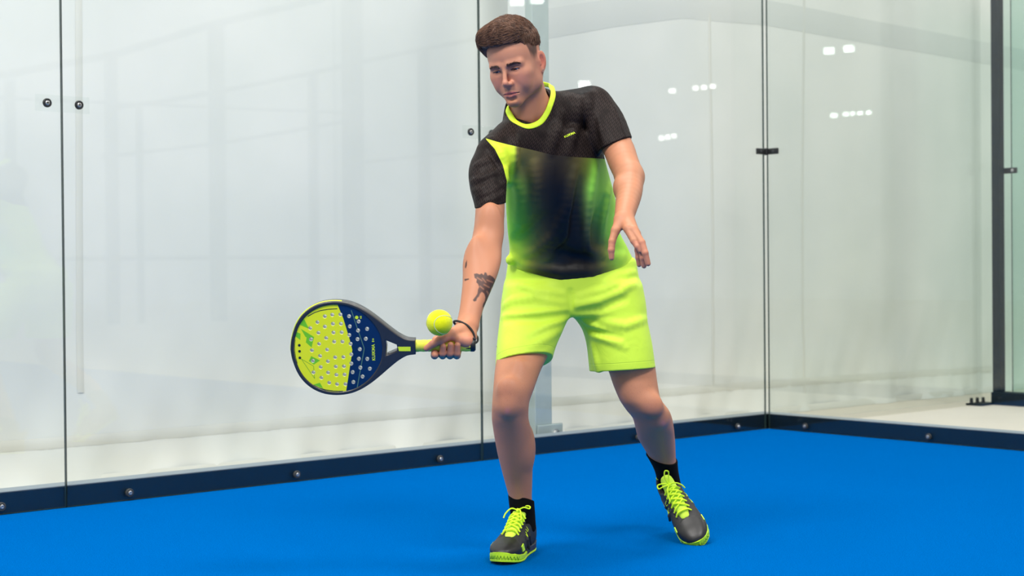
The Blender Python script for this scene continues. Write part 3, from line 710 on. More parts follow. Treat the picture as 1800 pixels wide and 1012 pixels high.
for a, b, c_, d_ in ((839, 488, 847, 493), (856, 492, 866, 496), (851, 500, 860, 505), (844, 503, 850, 508), (856, 512, 860, 519), (848, 489, 854, 496)):
    e_ = np.array([c_ - a, d_ - b]); t_ = np.clip(((px_ - a) * e_[0] + (py_ - b) * e_[1]) / (e_ @ e_), 0, 1); light = np.maximum(light, np.exp(-(np.hypot(px_ - a - t_ * e_[0], py_ - b - t_ * e_[1]) / 1.2)**2))
col = over(col, tm * (0.95 - 0.5 * light), L3(30, 29, 32))
# grazed knees, knuckles and finger tips
for a, b, r_ in ((892, 722, 5), (1166, 744, 5)):
    col = over(col, 0.65 * np.exp(-((px_ - a)**2 + (py_ - b)**2) / r_**2) * (V[:, 1] > 4.4) * (V[:, 2] < .7), L3(206, 130, 128))
col = over(col, 0.22 * np.exp(-(((px_ - 890) / 18)**2 + ((py_ - 690) / 24)**2)) * (V[:, 1] > 4.4) * (V[:, 2] < .72), L3(150, 84, 72))
col = over(col, 0.22 * np.exp(-(((px_ - 1148) / 20)**2 + ((py_ - 715) / 22)**2)) * (V[:, 1] > 4.6) * (V[:, 2] < .7), L3(150, 84, 72))
hand = (V[:, 1] < 4.30) & ((V[:, 2] < .68) | ((V[:, 0] > .2) & (V[:, 2] < .93)))
col = over(col, hand * 0.30, L3(214, 136, 116))
me = field_mesh('body', parts, PO); set_color(me, 'skin', col); set_float(me, 'hairy', legm)
t = NT('skin'); a = t.attr('skin'); n = t.noise(160, 5, 0.6); n2 = t.noise(38, 3)
sc_ = t.n('ShaderNodeMapping'); sc_.inputs['Scale'].default_value = (1, 1, 0.18); t.t.links.new(t.n('ShaderNodeTexCoord').outputs['Object'], sc_.inputs[0]); hn = t.noise(900, 2, 0.7, sc_.outputs[0], 0.6)
c = t.mix(t.math('MULTIPLY', n2, 0.14), a.outputs['Color'], lin(206, 128, 106))
c = t.mix(t.math('MULTIPLY', t.ramp(hn, 0.55, 0.70), t.math('MULTIPLY', t.attr('hairy').outputs['Fac'], 0.22)), c, lin(70, 46, 36))
t.p(Base_Color=c, Roughness=0.52, Specular_IOR_Level=0.38, Subsurface_Weight=0.10, Subsurface_Radius=(1.0, 0.35, 0.2), Subsurface_Scale=0.008)
t.bump(n, 0.10, 0.0008)
M_SKIN = t.m
body = obj('body', me, M_SKIN, person); tag(body, 'bare skin with a tattoo on the racket forearm')

# ---- eyes
t = NT('eye'); tc = t.n('ShaderNodeTexCoord').outputs['Object']; sp = t.n('ShaderNodeSeparateXYZ'); t.t.links.new(tc, sp.inputs[0]); yy = sp.outputs[1]
c = t.mix(t.ramp(yy, -0.86, -0.84), lin(78, 50, 32), lin(216, 208, 202)); c = t.mix(t.ramp(yy, -0.975, -0.965), lin(8, 6, 6), c)
t.p(Base_Color=c, Roughness=0.12, Coat_Weight=0.6); M_EYE = t.m
for s in (-1, 1):
    bm = bmesh.new(); bmesh.ops.create_uvsphere(bm, u_segments=28, v_segments=18, radius=1.0); e_me = bpy.data.meshes.new('eyeball'); bm.to_mesh(e_me); bm.free()
    c0 = hw(s * .031, -.0748, -.0020) - PO
    R3 = Matrix(HR.tolist()).to_4x4() @ Matrix.Rotation(math.radians(-6), 4, 'Z') @ Matrix.Rotation(math.radians(20), 4, 'X')
    obj('eyeball', e_me, M_EYE, person, Matrix.Translation(c0) @ R3 @ Matrix.Diagonal((.0112, .0112, .0112, 1)), True)

# ---- hair: a combed volume plus single strands
HF = Field()
HF.ell((0, .014, .050), (.0775, .0965, .0830), 0, loc=False)
HF.ell((-.010, -.004, .066), (.076, .094, .0760), .02, loc=False)
HF.chain([(.040, -.052, .100), (-.010, -.062, .108), (-.052, -.055, .098), (-.068, -.046, .086)], [.020, .030, .028, .017], .03)
HB = ([-.12, -.085, -.066, -.054, -.046, -.02, .02, .06, .11], [.078, .075, .072, .064, .040, .036, .036, .028, .0])
HF.sub(lambda p: (p[:, 2] - np.interp(p[:, 1], *HB).astype(f32) + .05 * np.maximum(-p[:, 0] - .05, 0)) * .7, .008)
def comb(p):   # direction in which the hair is combed
    side = sstep(np.abs(p[:, 0]), .055, .075) * (1 - sstep(p[:, 2], .070, .095)); d = np.stack([-.80 - 0 * p[:, 0], -.50 - 4 * np.maximum(p[:, 1], 0), .05 - 0 * p[:, 0]], 1)
    d2 = np.stack([0 * p[:, 0], -.35 + 0 * p[:, 0], -1 + 0 * p[:, 0]], 1)
    return d * (1 - side[:, None]) + d2 * side[:, None]
def HFn(p):    # combed grooves
    u = p[:, 0] * .50 - p[:, 1] * .80; w = p[:, 2] * .9
    return HF(p) + (.0011 * np.sin(u * 620 + 3 * np.sin(p[:, 0] * 60)) + .0010 * np.sin(u * 300 + w * 120 + 1.7)).astype(f32) * (p[:, 2] > .05)
hv, hq = mesh_field(HFn, (-.12, -.12, -.01), (.10, .13, .165), .0022, relax=0)
N = 8000
cand = hv[(HF(hv.astype(f32)) > -.004)]; cand = cand[cand[:, 2] > np.interp(cand[:, 1], *HB) + .004]
rt = cand[rng.choice(len(cand), N)].astype(f32)
pts = [rt]; cur = rt.copy(); off = rng.normal(.0004, .0011, N); lenf = rng.uniform(.6, 1.25, N)
topness = sstep(rt[:, 2], .06, .095)
step = (.0016 + .0030 * topness) * lenf; jit = rng.normal(0, .12, (N, 3))
for k in range(7):
    g_ = grad(HF, cur); g_ /= np.maximum(np.linalg.norm(g_, axis=1), 1e-6)[:, None]
    d = comb(cur) + jit; d -= (d * g_).sum(1)[:, None] * g_; d /= np.maximum(np.linalg.norm(d, axis=1), 1e-6)[:, None]
    cur = cur + d * step[:, None]; dd = HF(cur.astype(f32)); g_ = grad(HF, cur)
    lift = off + .0022 * (k / 6) * rng.random(N) * topness
    far = np.abs(dd) < .012
    cur = (cur - np.where(far, dd - lift, 0)[:, None] * g_).astype(f32); pts.append(cur)
S = np.stack(pts, 1)                                     # N, 8, 3
tan = np.gradient(S, axis=1); tan /= np.maximum(np.linalg.norm(tan, axis=2), 1e-6)[..., None]
a1 = np.cross(tan, np.array([.3, .5, .8])); a1 /= np.maximum(np.linalg.norm(a1, axis=2), 1e-6)[..., None]; a2 = np.cross(tan, a1)
rad = 0.00062 * np.array([1, 1, 1, .95, .85, .7, .5, .15])[None, :, None]
ring = [S + rad * (a1 * math.cos(q) + a2 * math.sin(q)) for q in (0, 2.094, 4.189)]
sv = np.stack(ring, 2).reshape(-1, 3); ids = np.arange(N * 8 * 3).reshape(N, 8, 3)
sq = np.stack([np.stack([ids[:, :-1, k], ids[:, :-1, (k + 1) % 3], ids[:, 1:, (k + 1) % 3], ids[:, 1:, k]], -1).reshape(-1, 4) for k in range(3)]).reshape(-1, 4)
t = NT('brown_hair'); n = t.noise(70, 4, 0.7); mp = t.n('ShaderNodeTexCoord').outputs['Object']
t.p(Base_Color=t.mix(t.ramp(n, 0.25, 0.75), lin(70, 47, 36), lin(112, 79, 60)), Roughness=0.42, Specular_IOR_Level=0.35); M_HAIR = t.m
me = field_mesh('hair', [(HEAD.to_world(hv), hq), (HEAD.to_world(sv), sq)], PO)
hair = obj('hair', me, M_HAIR, person); tag(hair, 'short brown hair swept to one side')
# eyebrows: short strands laid along the brow
for s in (-1, 1):
    K = 170; a_ = .0125 + .036 * rng.random(K); zz = brow_z(a_) + rng.normal(0, .0026, K) * (1 - .5 * (a_ - .0125) / .036); du = .0012 * (1 - 2 * (a_ - .0125) / .036)
    Q = np.stack([np.stack([s * (a_ + .0055 * u_), zz + du * u_], 1) for u_ in (0, .5, 1)], 1).reshape(-1, 2); lo_, hi_ = np.full(3 * K, -.11), np.full(3 * K, -.04)
    for _ in range(16):
        m_ = (lo_ + hi_) / 2; v_ = H(np.stack([Q[:, 0], m_, Q[:, 1]], 1)) > 0; lo_ = np.where(v_, m_, lo_); hi_ = np.where(v_, hi_, m_)
    W_ = (HEAD.to_world(np.stack([Q[:, 0], lo_ - .0003, Q[:, 1]], 1)) - PO).reshape(K, 3, 3); bm = MB()
    for w_ in W_: bm.tube(w_, [.0006, .0006, .0002], 3)
    bm.build('eyebrow', M_HAIR, person, None, True)
# small ring in his left ear
er = [hw(.0795 + .0006 * math.sin(q), .0035 + .0045 * math.cos(q), -.0420 + .0050 * math.sin(q)) - PO for q in np.linspace(0, 2 * math.pi, 20)[:-1]]
MB().tube(er, .0007, 6, True).build('earring', mat('silver', (220, 220, 220), .2, 1.0), person, None, True)
# ---- clothes
def band_tube(pts, nrm, w, th, seg=12, closed=True):
    """a soft flat band along a line, lying on a surface with the given normals"""
    pts = np.asarray(pts, float); nrm = np.asarray(nrm, float); n = len(pts)
    tg = (np.roll(pts, -1, 0) - np.roll(pts, 1, 0)) if closed else np.gradient(pts, axis=0)
    tg /= np.linalg.norm(tg, axis=1)[:, None]; nrm = nrm - (nrm * tg).sum(1)[:, None] * tg; nrm /= np.linalg.norm(nrm, axis=1)[:, None]; sd = np.cross(tg, nrm)
    v = np.concatenate([[p + sd[i] * w * math.cos(q) + nrm[i] * th * math.sin(q) for q in np.linspace(0, 2 * math.pi, seg, endpoint=False)] for i, p in enumerate(pts)])
    f = []
    for i in range(n if closed else n - 1):
        j = (i + 1) % n
        for k in range(seg): f.append((i * seg + k, i * seg + (k + 1) % seg, j * seg + (k + 1) % seg, j * seg + k))
    return v, f
def smooth_loop(pts, m=96):
    pts = np.asarray(pts, float); n = len(pts); out = []
    for i in range(n):
        p0, p1, p2, p3 = pts[i - 1], pts[i], pts[(i + 1) % n], pts[(i + 2) % n]
        for s in np.linspace(0, 1, m // n, endpoint=False):
            out.append(0.5 * ((2 * p1) + (-p0 + p2) * s + (2 * p0 - 5 * p1 + 4 * p2 - p3) * s**2 + (-p0 + 3 * p1 - 3 * p2 + p3) * s**3))
    return np.array(out)
def ridges(field, base, items, k=.018):
    """folds: soft ribs (or grooves when the height is negative) lying on the cloth along lines"""
    allp, span = [], []
    for line, r, up in items:
        pts = []
        for a, b in zip(line, line[1:]):
            for s in np.linspace(0, 1, 4, endpoint=False): pts.append((a[0] + (b[0] - a[0]) * s, a[1] + (b[1] - a[1]) * s))
        pts.append(line[-1]); span.append((len(allp), len(allp) + len(pts))); allp += pts
    W_ = hits(base, allp); ok = ~np.isnan(W_[:, 0]); G_ = np.zeros_like(W_); G_[ok] = grad(base, W_[ok].astype(f32)); G_ /= np.maximum(np.linalg.norm(G_, axis=1), 1e-6)[:, None]
    for (line, r, up), (i0, i1) in zip(items, span):
        n = i1 - i0; e_ = np.sin(math.pi * (np.arange(n) + .6) / (n + .2)); m_ = ok[i0:i1]
        if m_.sum() < 2: continue
        sg = 1.0 if up < 0 else -1.0
        w = (W_[i0:i1] + sg * G_[i0:i1] * (r - abs(up) * e_)[:, None])[m_]; rr = (r * (.75 + .25 * e_))[m_]
        field.chain(w, rr, k, up < 0)
def near_plane(c, n, band): c, n = np.asarray(c, f32), np.asarray(n, f32) / np.linalg.norm(n); return lambda p: np.abs((p - c) @ n) - band

# shirt
SB = Field()
SB.loft(rows(SHIRT_ROWS), 0)
SB.cap(P(958, 205, 4.61), P(1038, 189, 4.667), .068, .062, .03)
SB.cap(P(922, 232, 4.57), P(872, 271, 4.472), .066, .058, .03)
SB.cap(P(934, 199, 4.60), P(946, 240, 4.62), .080, .090, .035)
SR = Field(); SR.loft(rows([(262, 842, 890, 4.470, .050), (282, 828, 892, 4.458, .057), (305, 823.5, 892, 4.442, .060), (330, 826, 890, 4.425, .060), (362, 834, 889.5, 4.402, .057), (392, 838, 889, 4.38, .056)]), 0)
cR, nR = P(862, 361.5, 4.40), (.17, .05, -.98)
ridges(SR, SR, [([(829, 318), (850, 312), (884, 296)], .008, .0035), ([(838, 345), (860, 338), (886, 322)], .008, .003), ([(836, 290), (852, 284), (880, 274)], .008, .003), ([(832, 336), (848, 332), (870, 318)], .007, .003), ([(848, 356), (866, 350), (886, 338)], .007, .003), ([(858, 262), (872, 285), (884, 315)], .008, -.003)], .012)
SR.half(cR, nR, .002)
SL = Field(); SL.chain([P(1042, 190, 4.667), P(1064, 218, 4.635), P(1082, 256, 4.60), P(1092, 280, 4.575)], [.062, .0590, .0530, .0520], .02, sub=4)
cL, nL = P(1081, 254.5, 4.60), (.38, -.10, -.92)
ridges(SL, SL, [([(1050, 200), (1056, 230), (1062, 255)], .008, .003), ([(1080, 190), (1088, 215), (1098, 240)], .008, .002)], .012)
SL.half(cL, nL, .002)
SHIRT = Field(SB)
SHIRT.sub(SR, .016, False); SHIRT.sub(SL, .016, False)
base = SHIRT; SHIRT0 = Field(SB); SHIRT0.sub(SR, .016, False); SHIRT0.sub(SL, .016, False)
ridges(SHIRT, SHIRT0, (([(1003, 318), (996, 362), (975, 410), (945, 438), (915, 452)], .016, .0157), ([(1012, 300), (1003, 362), (992, 412), (962, 450), (925, 468)], .014, .0117), ([(1048, 292), (1036, 352), (1030, 402), (1036, 440), (1056, 462)], .014, .0138),
                    ([(1072, 330), (1060, 380), (1056, 420)], .012, .0078), ([(1046, 436), (1066, 452), (1096, 450)], .012, .0099), ([(900, 452), (930, 466), (985, 478), (1040, 476), (1090, 458)], .012, .0099), ([(985, 200), (978, 232), (968, 266)], .010, .0078),
                    ([(1020, 178), (1012, 220), (1000, 268)], .010, .0068), ([(903, 238), (906, 260), (903, 300)], .010, .0099), ([(905, 300), (915, 340), (912, 390)], .012, .0078), ([(940, 290), (945, 330), (938, 372)], .012, .0068),
                    ([(1034, 165), (1036, 200), (1042, 240), (1050, 268)], .008, .0068), ([(862, 245), (878, 262), (888, 290), (891, 320)], .008, .0059),
    ([(1022, 320), (1012, 380), (1010, 420)], .016, -.0117), ([(955, 380), (930, 410), (905, 425)], .016, -.0117), ([(1062, 350), (1046, 395), (1044, 425)], .012, -.0078), ([(985, 440), (1010, 452), (1035, 455)], .014, -.0078)), .02)
SHIRT.cap(P(886, 285, 4.50), P(899, 312, 4.60), .030, .030, .02)
SHIRT.ell(P(897, 457, 4.735), (.014, .020, .015), .010)                     # bunched corner of the hem
hx = np.array([(870, 462), (893, 468), (930, 479), (975, 491.5), (1020, 500), (1058, 493), (1090, 478), (1118, 457), (1140, 440)], float)
hw_ = np.array([P(a, b, 4.70) for a, b in hx])
SHIRT.sub(lambda p: (p[:, 2] - np.interp(p[:, 0], hw_[:, 0], hw_[:, 2])).astype(f32), .004)
SHIRT.cap(P(929, 196, 4.560), hw(0, .012, 0), 0.0660, .082, .004, True)      # neck opening
sv_, sq_ = mesh_field(SHIRT, (-.16, 4.32, .80), (.42, 5.0, 1.40), .0031)
me = field_mesh('shirt', [(sv_, sq_)], PO)
sx, sy = pix(sv_)
dark_poly = [(853, 243), (873, 249), (893, 254), (938, 264), (970, 272), (1010, 276), (1059, 279), (1300, 300), (1300, 60), (700, 60), (700, 460), (889, 460), (889, 362), (891, 318), (884, 290), (870, 262)]
set_float(me, 'dark', -poly_sd(sx, sy, dark_poly))
back = sstep(sv_[:, 1] - (4.80 + .6 * (0.90 - sv_[:, 2]) + .35 * (sv_[:, 0] - .14)), .03, .08)
# the printed colours of the front, read across at several heights
PRINT = [(262, [(893, 212, 240, 56), (901, 205, 230, 60), (907, 122, 116, 62), (932, 104, 98, 58), (950, 72, 66, 46), (968, 42, 37, 33), (986, 36, 32, 31), (1003, 70, 66, 42), (1020, 92, 88, 46), (1036, 104, 122, 46), (1052, 122, 170, 56), (1075, 150, 210, 64)]),
         (300, [(893, 212, 240, 56), (900, 200, 228, 60), (906, 128, 136, 62), (922, 110, 106, 60), (940, 84, 75, 50), (957, 46, 41, 35), (975, 26, 24, 25), (993, 44, 41, 34), (1013, 66, 64, 38), (1028, 88, 104, 44), (1041, 114, 170, 60), (1056, 142, 206, 76), (1078, 178, 236, 84)]),
         (330, [(889, 190, 238, 70), (897, 160, 222, 70), (907, 124, 188, 68), (922, 100, 136, 56), (940, 76, 74, 47), (957, 42, 40, 34), (975, 24, 23, 25), (990, 20, 20, 24), (1008, 46, 44, 34), (1024, 72, 84, 48), (1040, 126, 192, 72), (1060, 150, 214, 78), (1084, 190, 242, 90)]),
         (370, [(889, 176, 236, 70), (904, 124, 196, 62), (922, 100, 158, 55), (940, 82, 98, 50), (957, 60, 57, 40), (970, 38, 35, 30), (984, 18, 18, 22), (1002, 20, 20, 25), (1018, 46, 44, 38), (1034, 96, 126, 66), (1050, 120, 172, 70), (1072, 150, 214, 78), (1090, 184, 238, 84)]),
         (410, [(892, 150, 226, 62), (910, 112, 194, 60), (926, 94, 150, 52), (942, 90, 102, 53), (956, 68, 64, 42), (970, 32, 31, 29), (986, 15, 16, 20), (1006, 22, 22, 26), (1021, 40, 40, 38), (1034, 84, 92, 56), (1048, 94, 120, 60), (1064, 132, 194, 70), (1086, 166, 228, 78), (1106, 196, 240, 70)]),
         (440, [(896, 204, 242, 60), (914, 172, 212, 60), (930, 140, 152, 60), (946, 86, 84, 46), (962, 50, 48, 40), (984, 15, 16, 20), (1012, 15, 16, 20), (1032, 30, 30, 30), (1046, 90, 88, 56), (1058, 118, 124, 60), (1076, 142, 194, 70), (1104, 186, 236, 70)]),
         (462, [(896, 212, 244, 66), (915, 188, 220, 60), (934, 146, 148, 60), (954, 104, 103, 62), (976, 52, 50, 44), (1000, 18, 18, 22), (1026, 18, 18, 22), (1044, 62, 60, 46), (1062, 138, 142, 60), (1082, 170, 212, 70), (1112, 208, 244, 66)]),
         (482, [(898, 204, 240, 60), (924, 120, 124, 52), (946, 46, 44, 38), (976, 26, 26, 28), (1002, 28, 28, 30), (1030, 34, 32, 32), (1056, 74, 70, 50), (1076, 132, 144, 60), (1100, 204, 242, 66)]),
         (500, [(905, 200, 236, 60), (930, 96, 96, 52), (970, 66, 60, 48), (1002, 42, 38, 36), (1030, 44, 40, 36), (1056, 92, 88, 56), (1090, 204, 242, 66)])]
xr_ = sx + 3.0 * np.sin(sy / 27 + 1)
tabc = np.stack([np.stack([np.interp(xr_, [q[0] for q in r[1]], [lin(*q[1:])[k] ** .5 for q in r[1]]) for k in range(3)], 1) for r in PRINT])
ty = np.clip(np.interp(sy, [r[0] for r in PRINT], np.arange(len(PRINT))), 0, len(PRINT) - 1.001); i0 = ty.astype(int); fr_ = (ty - i0)[:, None]; fr_ = fr_ * fr_ * (3 - 2 * fr_) * .5 + fr_ * .5; ar = np.arange(len(sx))
pc = (tabc[i0, ar] * (1 - fr_) + tabc[i0 + 1, ar] * fr_) ** 2
set_color(me, 'print', over(pc, back, L3(206, 240, 56)))
pl_ = np.minimum(poly_sd(sx, sy, [(966, 120), (1050, 120), (1041, 158), (1022, 167), (1008, 163), (976, 154)]), poly_sd(sx, sy, [(893, 187), (872, 214), (856, 243), (846, 250), (820, 250), (820, 180), (880, 170)]))
set_float(me, 'plain', -pl_); set_float(me, 'uu', sx); set_float(me, 'vv', sy)
t = NT('printed_shirt'); dk = t.attr('dark').outputs['Fac']; uu = t.attr('uu').outputs['Fac']; vv = t.attr('vv').outputs['Fac']
zig = t.math('MULTIPLY', t.math('PINGPONG', t.math('ADD', uu, t.math('MULTIPLY', vv, 0.25)), 3.6), 2.3)
ln = t.math('FRACT', t.math('DIVIDE', t.math('ADD', vv, zig), 7.5))
lines = t.math('MULTIPLY', t.ramp(t.math('ABSOLUTE', t.math('SUBTRACT', ln, 0.5)), 0.30, 0.16), t.ramp(t.noise(30, 2), 0.2, 0.6))
pln = t.ramp(t.attr('plain').outputs['Fac'], -0.5, 0.5)
dc_ = t.mix(t.math('MULTIPLY', lines, 0.5), lin(28, 23, 22), lin(64, 53, 50)); dc_ = t.mix(pln, dc_, lin(20, 19, 20))
c = t.mix(t.ramp(dk, -0.5, 0.5), t.attr('print').outputs['Color'], dc_)
n = t.noise(900, 2); wr = t.noise(26, 3, 0.5, None, 0.8)
t.p(Base_Color=c, Roughness=0.48, Specular_IOR_Level=t.math('SUBTRACT', 0.22, t.math('MULTIPLY', t.ramp(dk, -0.5, 0.5), 0.14))); t.bump(t.math('ADD', t.math('MULTIPLY', n, 0.08), wr), 0.20, 0.004)
M_SHIRT = t.m
shirt = obj('shirt', me, M_SHIRT, person); tag(shirt, 'black patterned yoke and sleeves over a neon green and black smoky front')
M_NEON = mat('neon_knit', (212, 244, 44), .65, var=.04, bump=.15, bscale=900)
# collar
inn = [(895, 190), (900, 201), (908, 210), (928, 216.5), (946, 210.5), (957, 197), (963, 182), (967, 166), (964, 153)]
out_ = [(890.5, 190), (896, 205), (905, 216), (926, 225.5), (948, 219), (961, 204), (970, 184), (975, 165), (972, 153)]
loop, lnr = [], []
for (a, b), (c_, d_) in zip(inn, out_):
    q = ((a + c_) / 2 + (c_ - a) * .15, (b + d_) / 2 + (d_ - b) * .15); h_ = hit(SHIRT0, *q)
    if h_ is None: h_ = P(q[0], q[1], 4.64)
    g_ = grad(SHIRT0, h_[None].astype(f32))[0]; loop.append(h_ + g_ * .0005); lnr.append(g_)
for q, g_ in (((966, 150, 4.685), (.6, .5, .6)), ((945, 148, 4.715), (.2, .8, .5)), ((915, 158, 4.700), (-.3, .8, .5)), ((903, 178, 4.650), (-.8, .3, .5))): loop.append(P(*q)); lnr.append(np.array(g_))
LP = smooth_loop(loop, 117); LN = smooth_loop(lnr, 117); bv, bf = band_tube(LP - PO, LN, .0084, .0026)
col_o = obj('collar', pmesh('collar', bv, bf), M_NEON, shirt, None, True); tag(col_o, 'neon yellow ribbed collar')
# lettering laid onto a field surface
def text_mesh(txt, size):
    cu = bpy.data.curves.new('t', 'FONT'); cu.body = txt; cu.size = size; cu.align_x = 'CENTER'; cu.align_y = 'CENTER'; cu.space_character = 1.08; cu.offset = size * 0.022
    o_ = bpy.data.objects.new('t', cu); COL.objects.link(o_); dg = bpy.context.evaluated_depsgraph_get(); m_ = bpy.data.meshes.new_from_object(o_.evaluated_get(dg))
    bpy.data.objects.remove(o_); v = np.array([tuple(p.co) for p in m_.vertices]); f = [tuple(p.vertices) for p in m_.polygons]; bpy.data.meshes.remove(m_); return v, f
def print_on(field, name, txt, size, at, xdir, m, parent, lift=.0012):
    v, f = text_mesh(txt, size); a = math.atan2(-xdir[1], xdir[0]); ca, sa = math.cos(a), math.sin(a); d = 4.6; k = F_PX / d
    q = np.stack([at[0] + (v[:, 0] * ca - v[:, 1] * sa) * k, at[1] - (v[:, 0] * sa + v[:, 1] * ca) * k], 1); w = hits(field, q)
    bad = np.isnan(w[:, 0]); keep = [fc for fc in f if not any(bad[list(fc)])]; w[bad] = w[~bad].mean(0); g_ = grad(field, w.astype(f32)); w = w + g_ / np.maximum(np.linalg.norm(g_, axis=1), 1e-6)[:, None] * lift - PO; f = keep
    return obj(name, pmesh(name, w, f), m, parent)
print_on(SHIRT, 'chest_print', 'KUIKMA', .0088, (1001, 237), (1, -.42), M_NEON, shirt)

# shorts
HP = Field(); HP.loft(rows([(452, 894, 1118, 4.805, .112, .08), (480, 890, 1122, 4.81, .122, .06), (510, 886, 1128, 4.81, .127, .04), (536, 883, 1133, 4.80, .126, .03), (556, 884, 1134, 4.80, .115, .02)]), 0)
def hem_plane(a, b, c): n = np.cross(b - a, c - a); n = n / np.linalg.norm(n); return (a, n if n[2] < 0 else -n)
GR = Field(); GR.loft(rows([(495, 888, 1000, 4.79, .112), (548, 880, 1002, 4.755, .115), (580, 876, 990, 4.72, .114), (610, 873, 977, 4.685, .110), (640, 871, 969, 4.660, .106), (670, 868, 963, 4.640, .10)]), 0, power=2.3)
hr, hrn = hem_plane(P(872, 632.5, 4.60), P(960, 620.5, 4.60), P(964, 646, 4.76))
GL = Field(); GL.loft(rows([(495, 1008, 1127, 4.82, .118), (548, 1006, 1135, 4.815, .118), (580, 1024, 1141, 4.81, .116), (605, 1031, 1146, 4.805, .112), (640, 1035, 1151, 4.80, .108), (675, 1038, 1157, 4.80, .10)]), 0, power=2.3)
hl_, hln = hem_plane(P(1036, 654, 4.72), P(1152, 646.5, 4.72), P(1095, 646, 4.90))
for g_, c0, n0 in ((GR, hr, hrn), (GL, hl_, hln)): g_.half(c0, n0, .002)
SHORTS = Field(HP); SHORTS.sub(GR, .016, False); SHORTS.sub(GL, .016, False); SH0 = Field(HP); SH0.sub(GR, .016, False); SH0.sub(GL, .016, False)
ridges(SHORTS, SH0, (([(1000, 547), (960, 549), (925, 553), (884, 556)], .009, .0068), ([(996, 558), (965, 572), (930, 588)], .010, .0068), ([(985, 580), (960, 595), (935, 608)], .010, .0054), ([(880, 540), (900, 528), (940, 522), (985, 532)], .012, .0054),
                    ([(1012, 536), (1050, 528), (1090, 512), (1118, 492)], .012, .0081), ([(1020, 520), (1060, 510), (1100, 488)], .010, .0068), ([(1022, 560), (1050, 578), (1090, 600)], .011, .0081), ([(1036, 588), (1062, 594), (1098, 610)], .010, .0054),
                    ([(1060, 566), (1100, 572), (1136, 560)], .011, .0054), ([(1042, 610), (1048, 635), (1050, 650)], .008, .0041), ([(915, 500), (940, 512), (990, 516)], .010, .0041), ([(1066, 495), (1085, 485), (1116, 478)], .008, .0054),
    ([(1003, 512), (1003, 528), (1003, 545)], .005, -.0041), ([(998, 552), (950, 562), (890, 563)], .010, -.0054), ([(1015, 548), (1055, 543), (1100, 526)], .010, -.0054), ([(1030, 576), (1060, 586), (1090, 592)], .008, -.0041)), .014)
SHORTS.sub(lambda p, f_=near_plane(hr, hrn, .055): np.maximum(GR(p) + .008, f_(p)), .001, True, hr + np.array([.07, .07, 0]), .22)
SHORTS.sub(lambda p, f_=near_plane(hl_, hln, .055): np.maximum(GL(p) + .008, f_(p)), .001, True, hl_ + np.array([.09, .08, 0]), .24)
SHORTS.sub(lambda p: np.maximum(SHIRT0(p) + .004, (.86 + .0) - p[:, 2]), .002, True)      # nothing of the waistband pokes through the shirt
sv2, sq2 = mesh_field(SHORTS, (-.11, 4.50, .50), (.50, 5.0, .92), .0031)
me = field_mesh('shorts', [(sv2, sq2)], PO)
dR = -((sv2 - hr) @ hrn); dL = -((sv2 - hl_) @ hln); set_float(me, 'hem', np.where(pix(sv2)[0] < 1003, dR, dL))
t = NT('neon_shorts'); hm_ = t.attr('hem').outputs['Fac']; n = t.noise(900, 2); wr = t.noise(22, 3, 0.5, None, 1.0)
st_ = t.ramp(t.math('ABSOLUTE', t.math('SUBTRACT', hm_, 0.022)), 0.0016, 0.0004)
t.p(Base_Color=t.mix(t.math('MULTIPLY', st_, 0.25), lin(205, 240, 66), lin(150, 196, 48)), Roughness=0.6, Specular_IOR_Level=0.35, Sheen_Weight=0.1)
t.bump(t.math('ADD', t.math('SUBTRACT', wr, t.math('MULTIPLY', st_, 0.5)), t.math('MULTIPLY', n, 0.05)), 0.32, 0.005)
shorts = obj('shorts', me, t.m, person); tag(shorts, 'neon yellow sports shorts')
print_on(SHORTS, 'hem_print', 'KUIKMA', .0055, (868, 609), (1, 0), mat('dark_print', (40, 44, 40), .6), shorts)
# ---- socks and shoes
def soft(pts, m=6):
    pts = np.asarray(pts, float); n = len(pts); a = np.concatenate([[2 * pts[0] - pts[1]], pts, [2 * pts[-1] - pts[-2]]]); out = []
    for i in range(n - 1):
        p0, p1, p2, p3 = a[i:i + 4]
        for s in np.linspace(0, 1, m, endpoint=False): out.append(0.5 * (2 * p1 + (p2 - p0) * s + (2 * p0 - 5 * p1 + 4 * p2 - p3) * s**2 + (3 * p1 - p0 - 3 * p2 + p3) * s**3))
    return np.array(out + [pts[-1]])
def sock(field_rows, top, nrm, name):
    S_ = Field(); S_.loft(rows(field_rows), 0); S_.half(top, nrm, .003)
    b_ = np.array(rows(field_rows)); lo_ = (b_[:, 1] - b_[:, 2]).min() - .03, (b_[:, 3] - b_[:, 4]).min() - .03, b_[:, 0].min() - .02; hi_ = (b_[:, 1] + b_[:, 2]).max() + .03, (b_[:, 3] + b_[:, 4]).max() + .03, b_[:, 0].max() + .02
    fn = lambda p: S_(p) - .0015
    v, q = mesh_field(fn, lo_, hi_, .0026); o_ = obj('sock', field_mesh('sock', [(v, q)], PO), mat('black_sock', (9, 9, 10), .9, spec=.15), person); return o_
sock([(862, 893, 938, 4.725, .044), (885, 895.5, 938.5, 4.735, .042), (905, 898, 940, 4.745, .041), (935, 898, 942, 4.752, .042)], P(917, 874, 4.73), (.30, .15, .95), 'sock')
sock([(790, 1130, 1190, 4.955, .067), (808, 1142, 1190, 4.99, .055), (830, 1152.5, 1192, 5.02, .047), (850, 1157, 1196, 5.04, .043), (875, 1164, 1203, 5.05, .043)], P(1166, 804, 4.99), (.22, -.35, .92), 'sock')
M_UP = mat('black_mesh_upper', (38, 38, 40), .62, var=.25, vscale=260, bump=.35, bscale=700); M_TOE = mat('black_synthetic', (30, 30, 31), .42, var=.15, vscale=60)
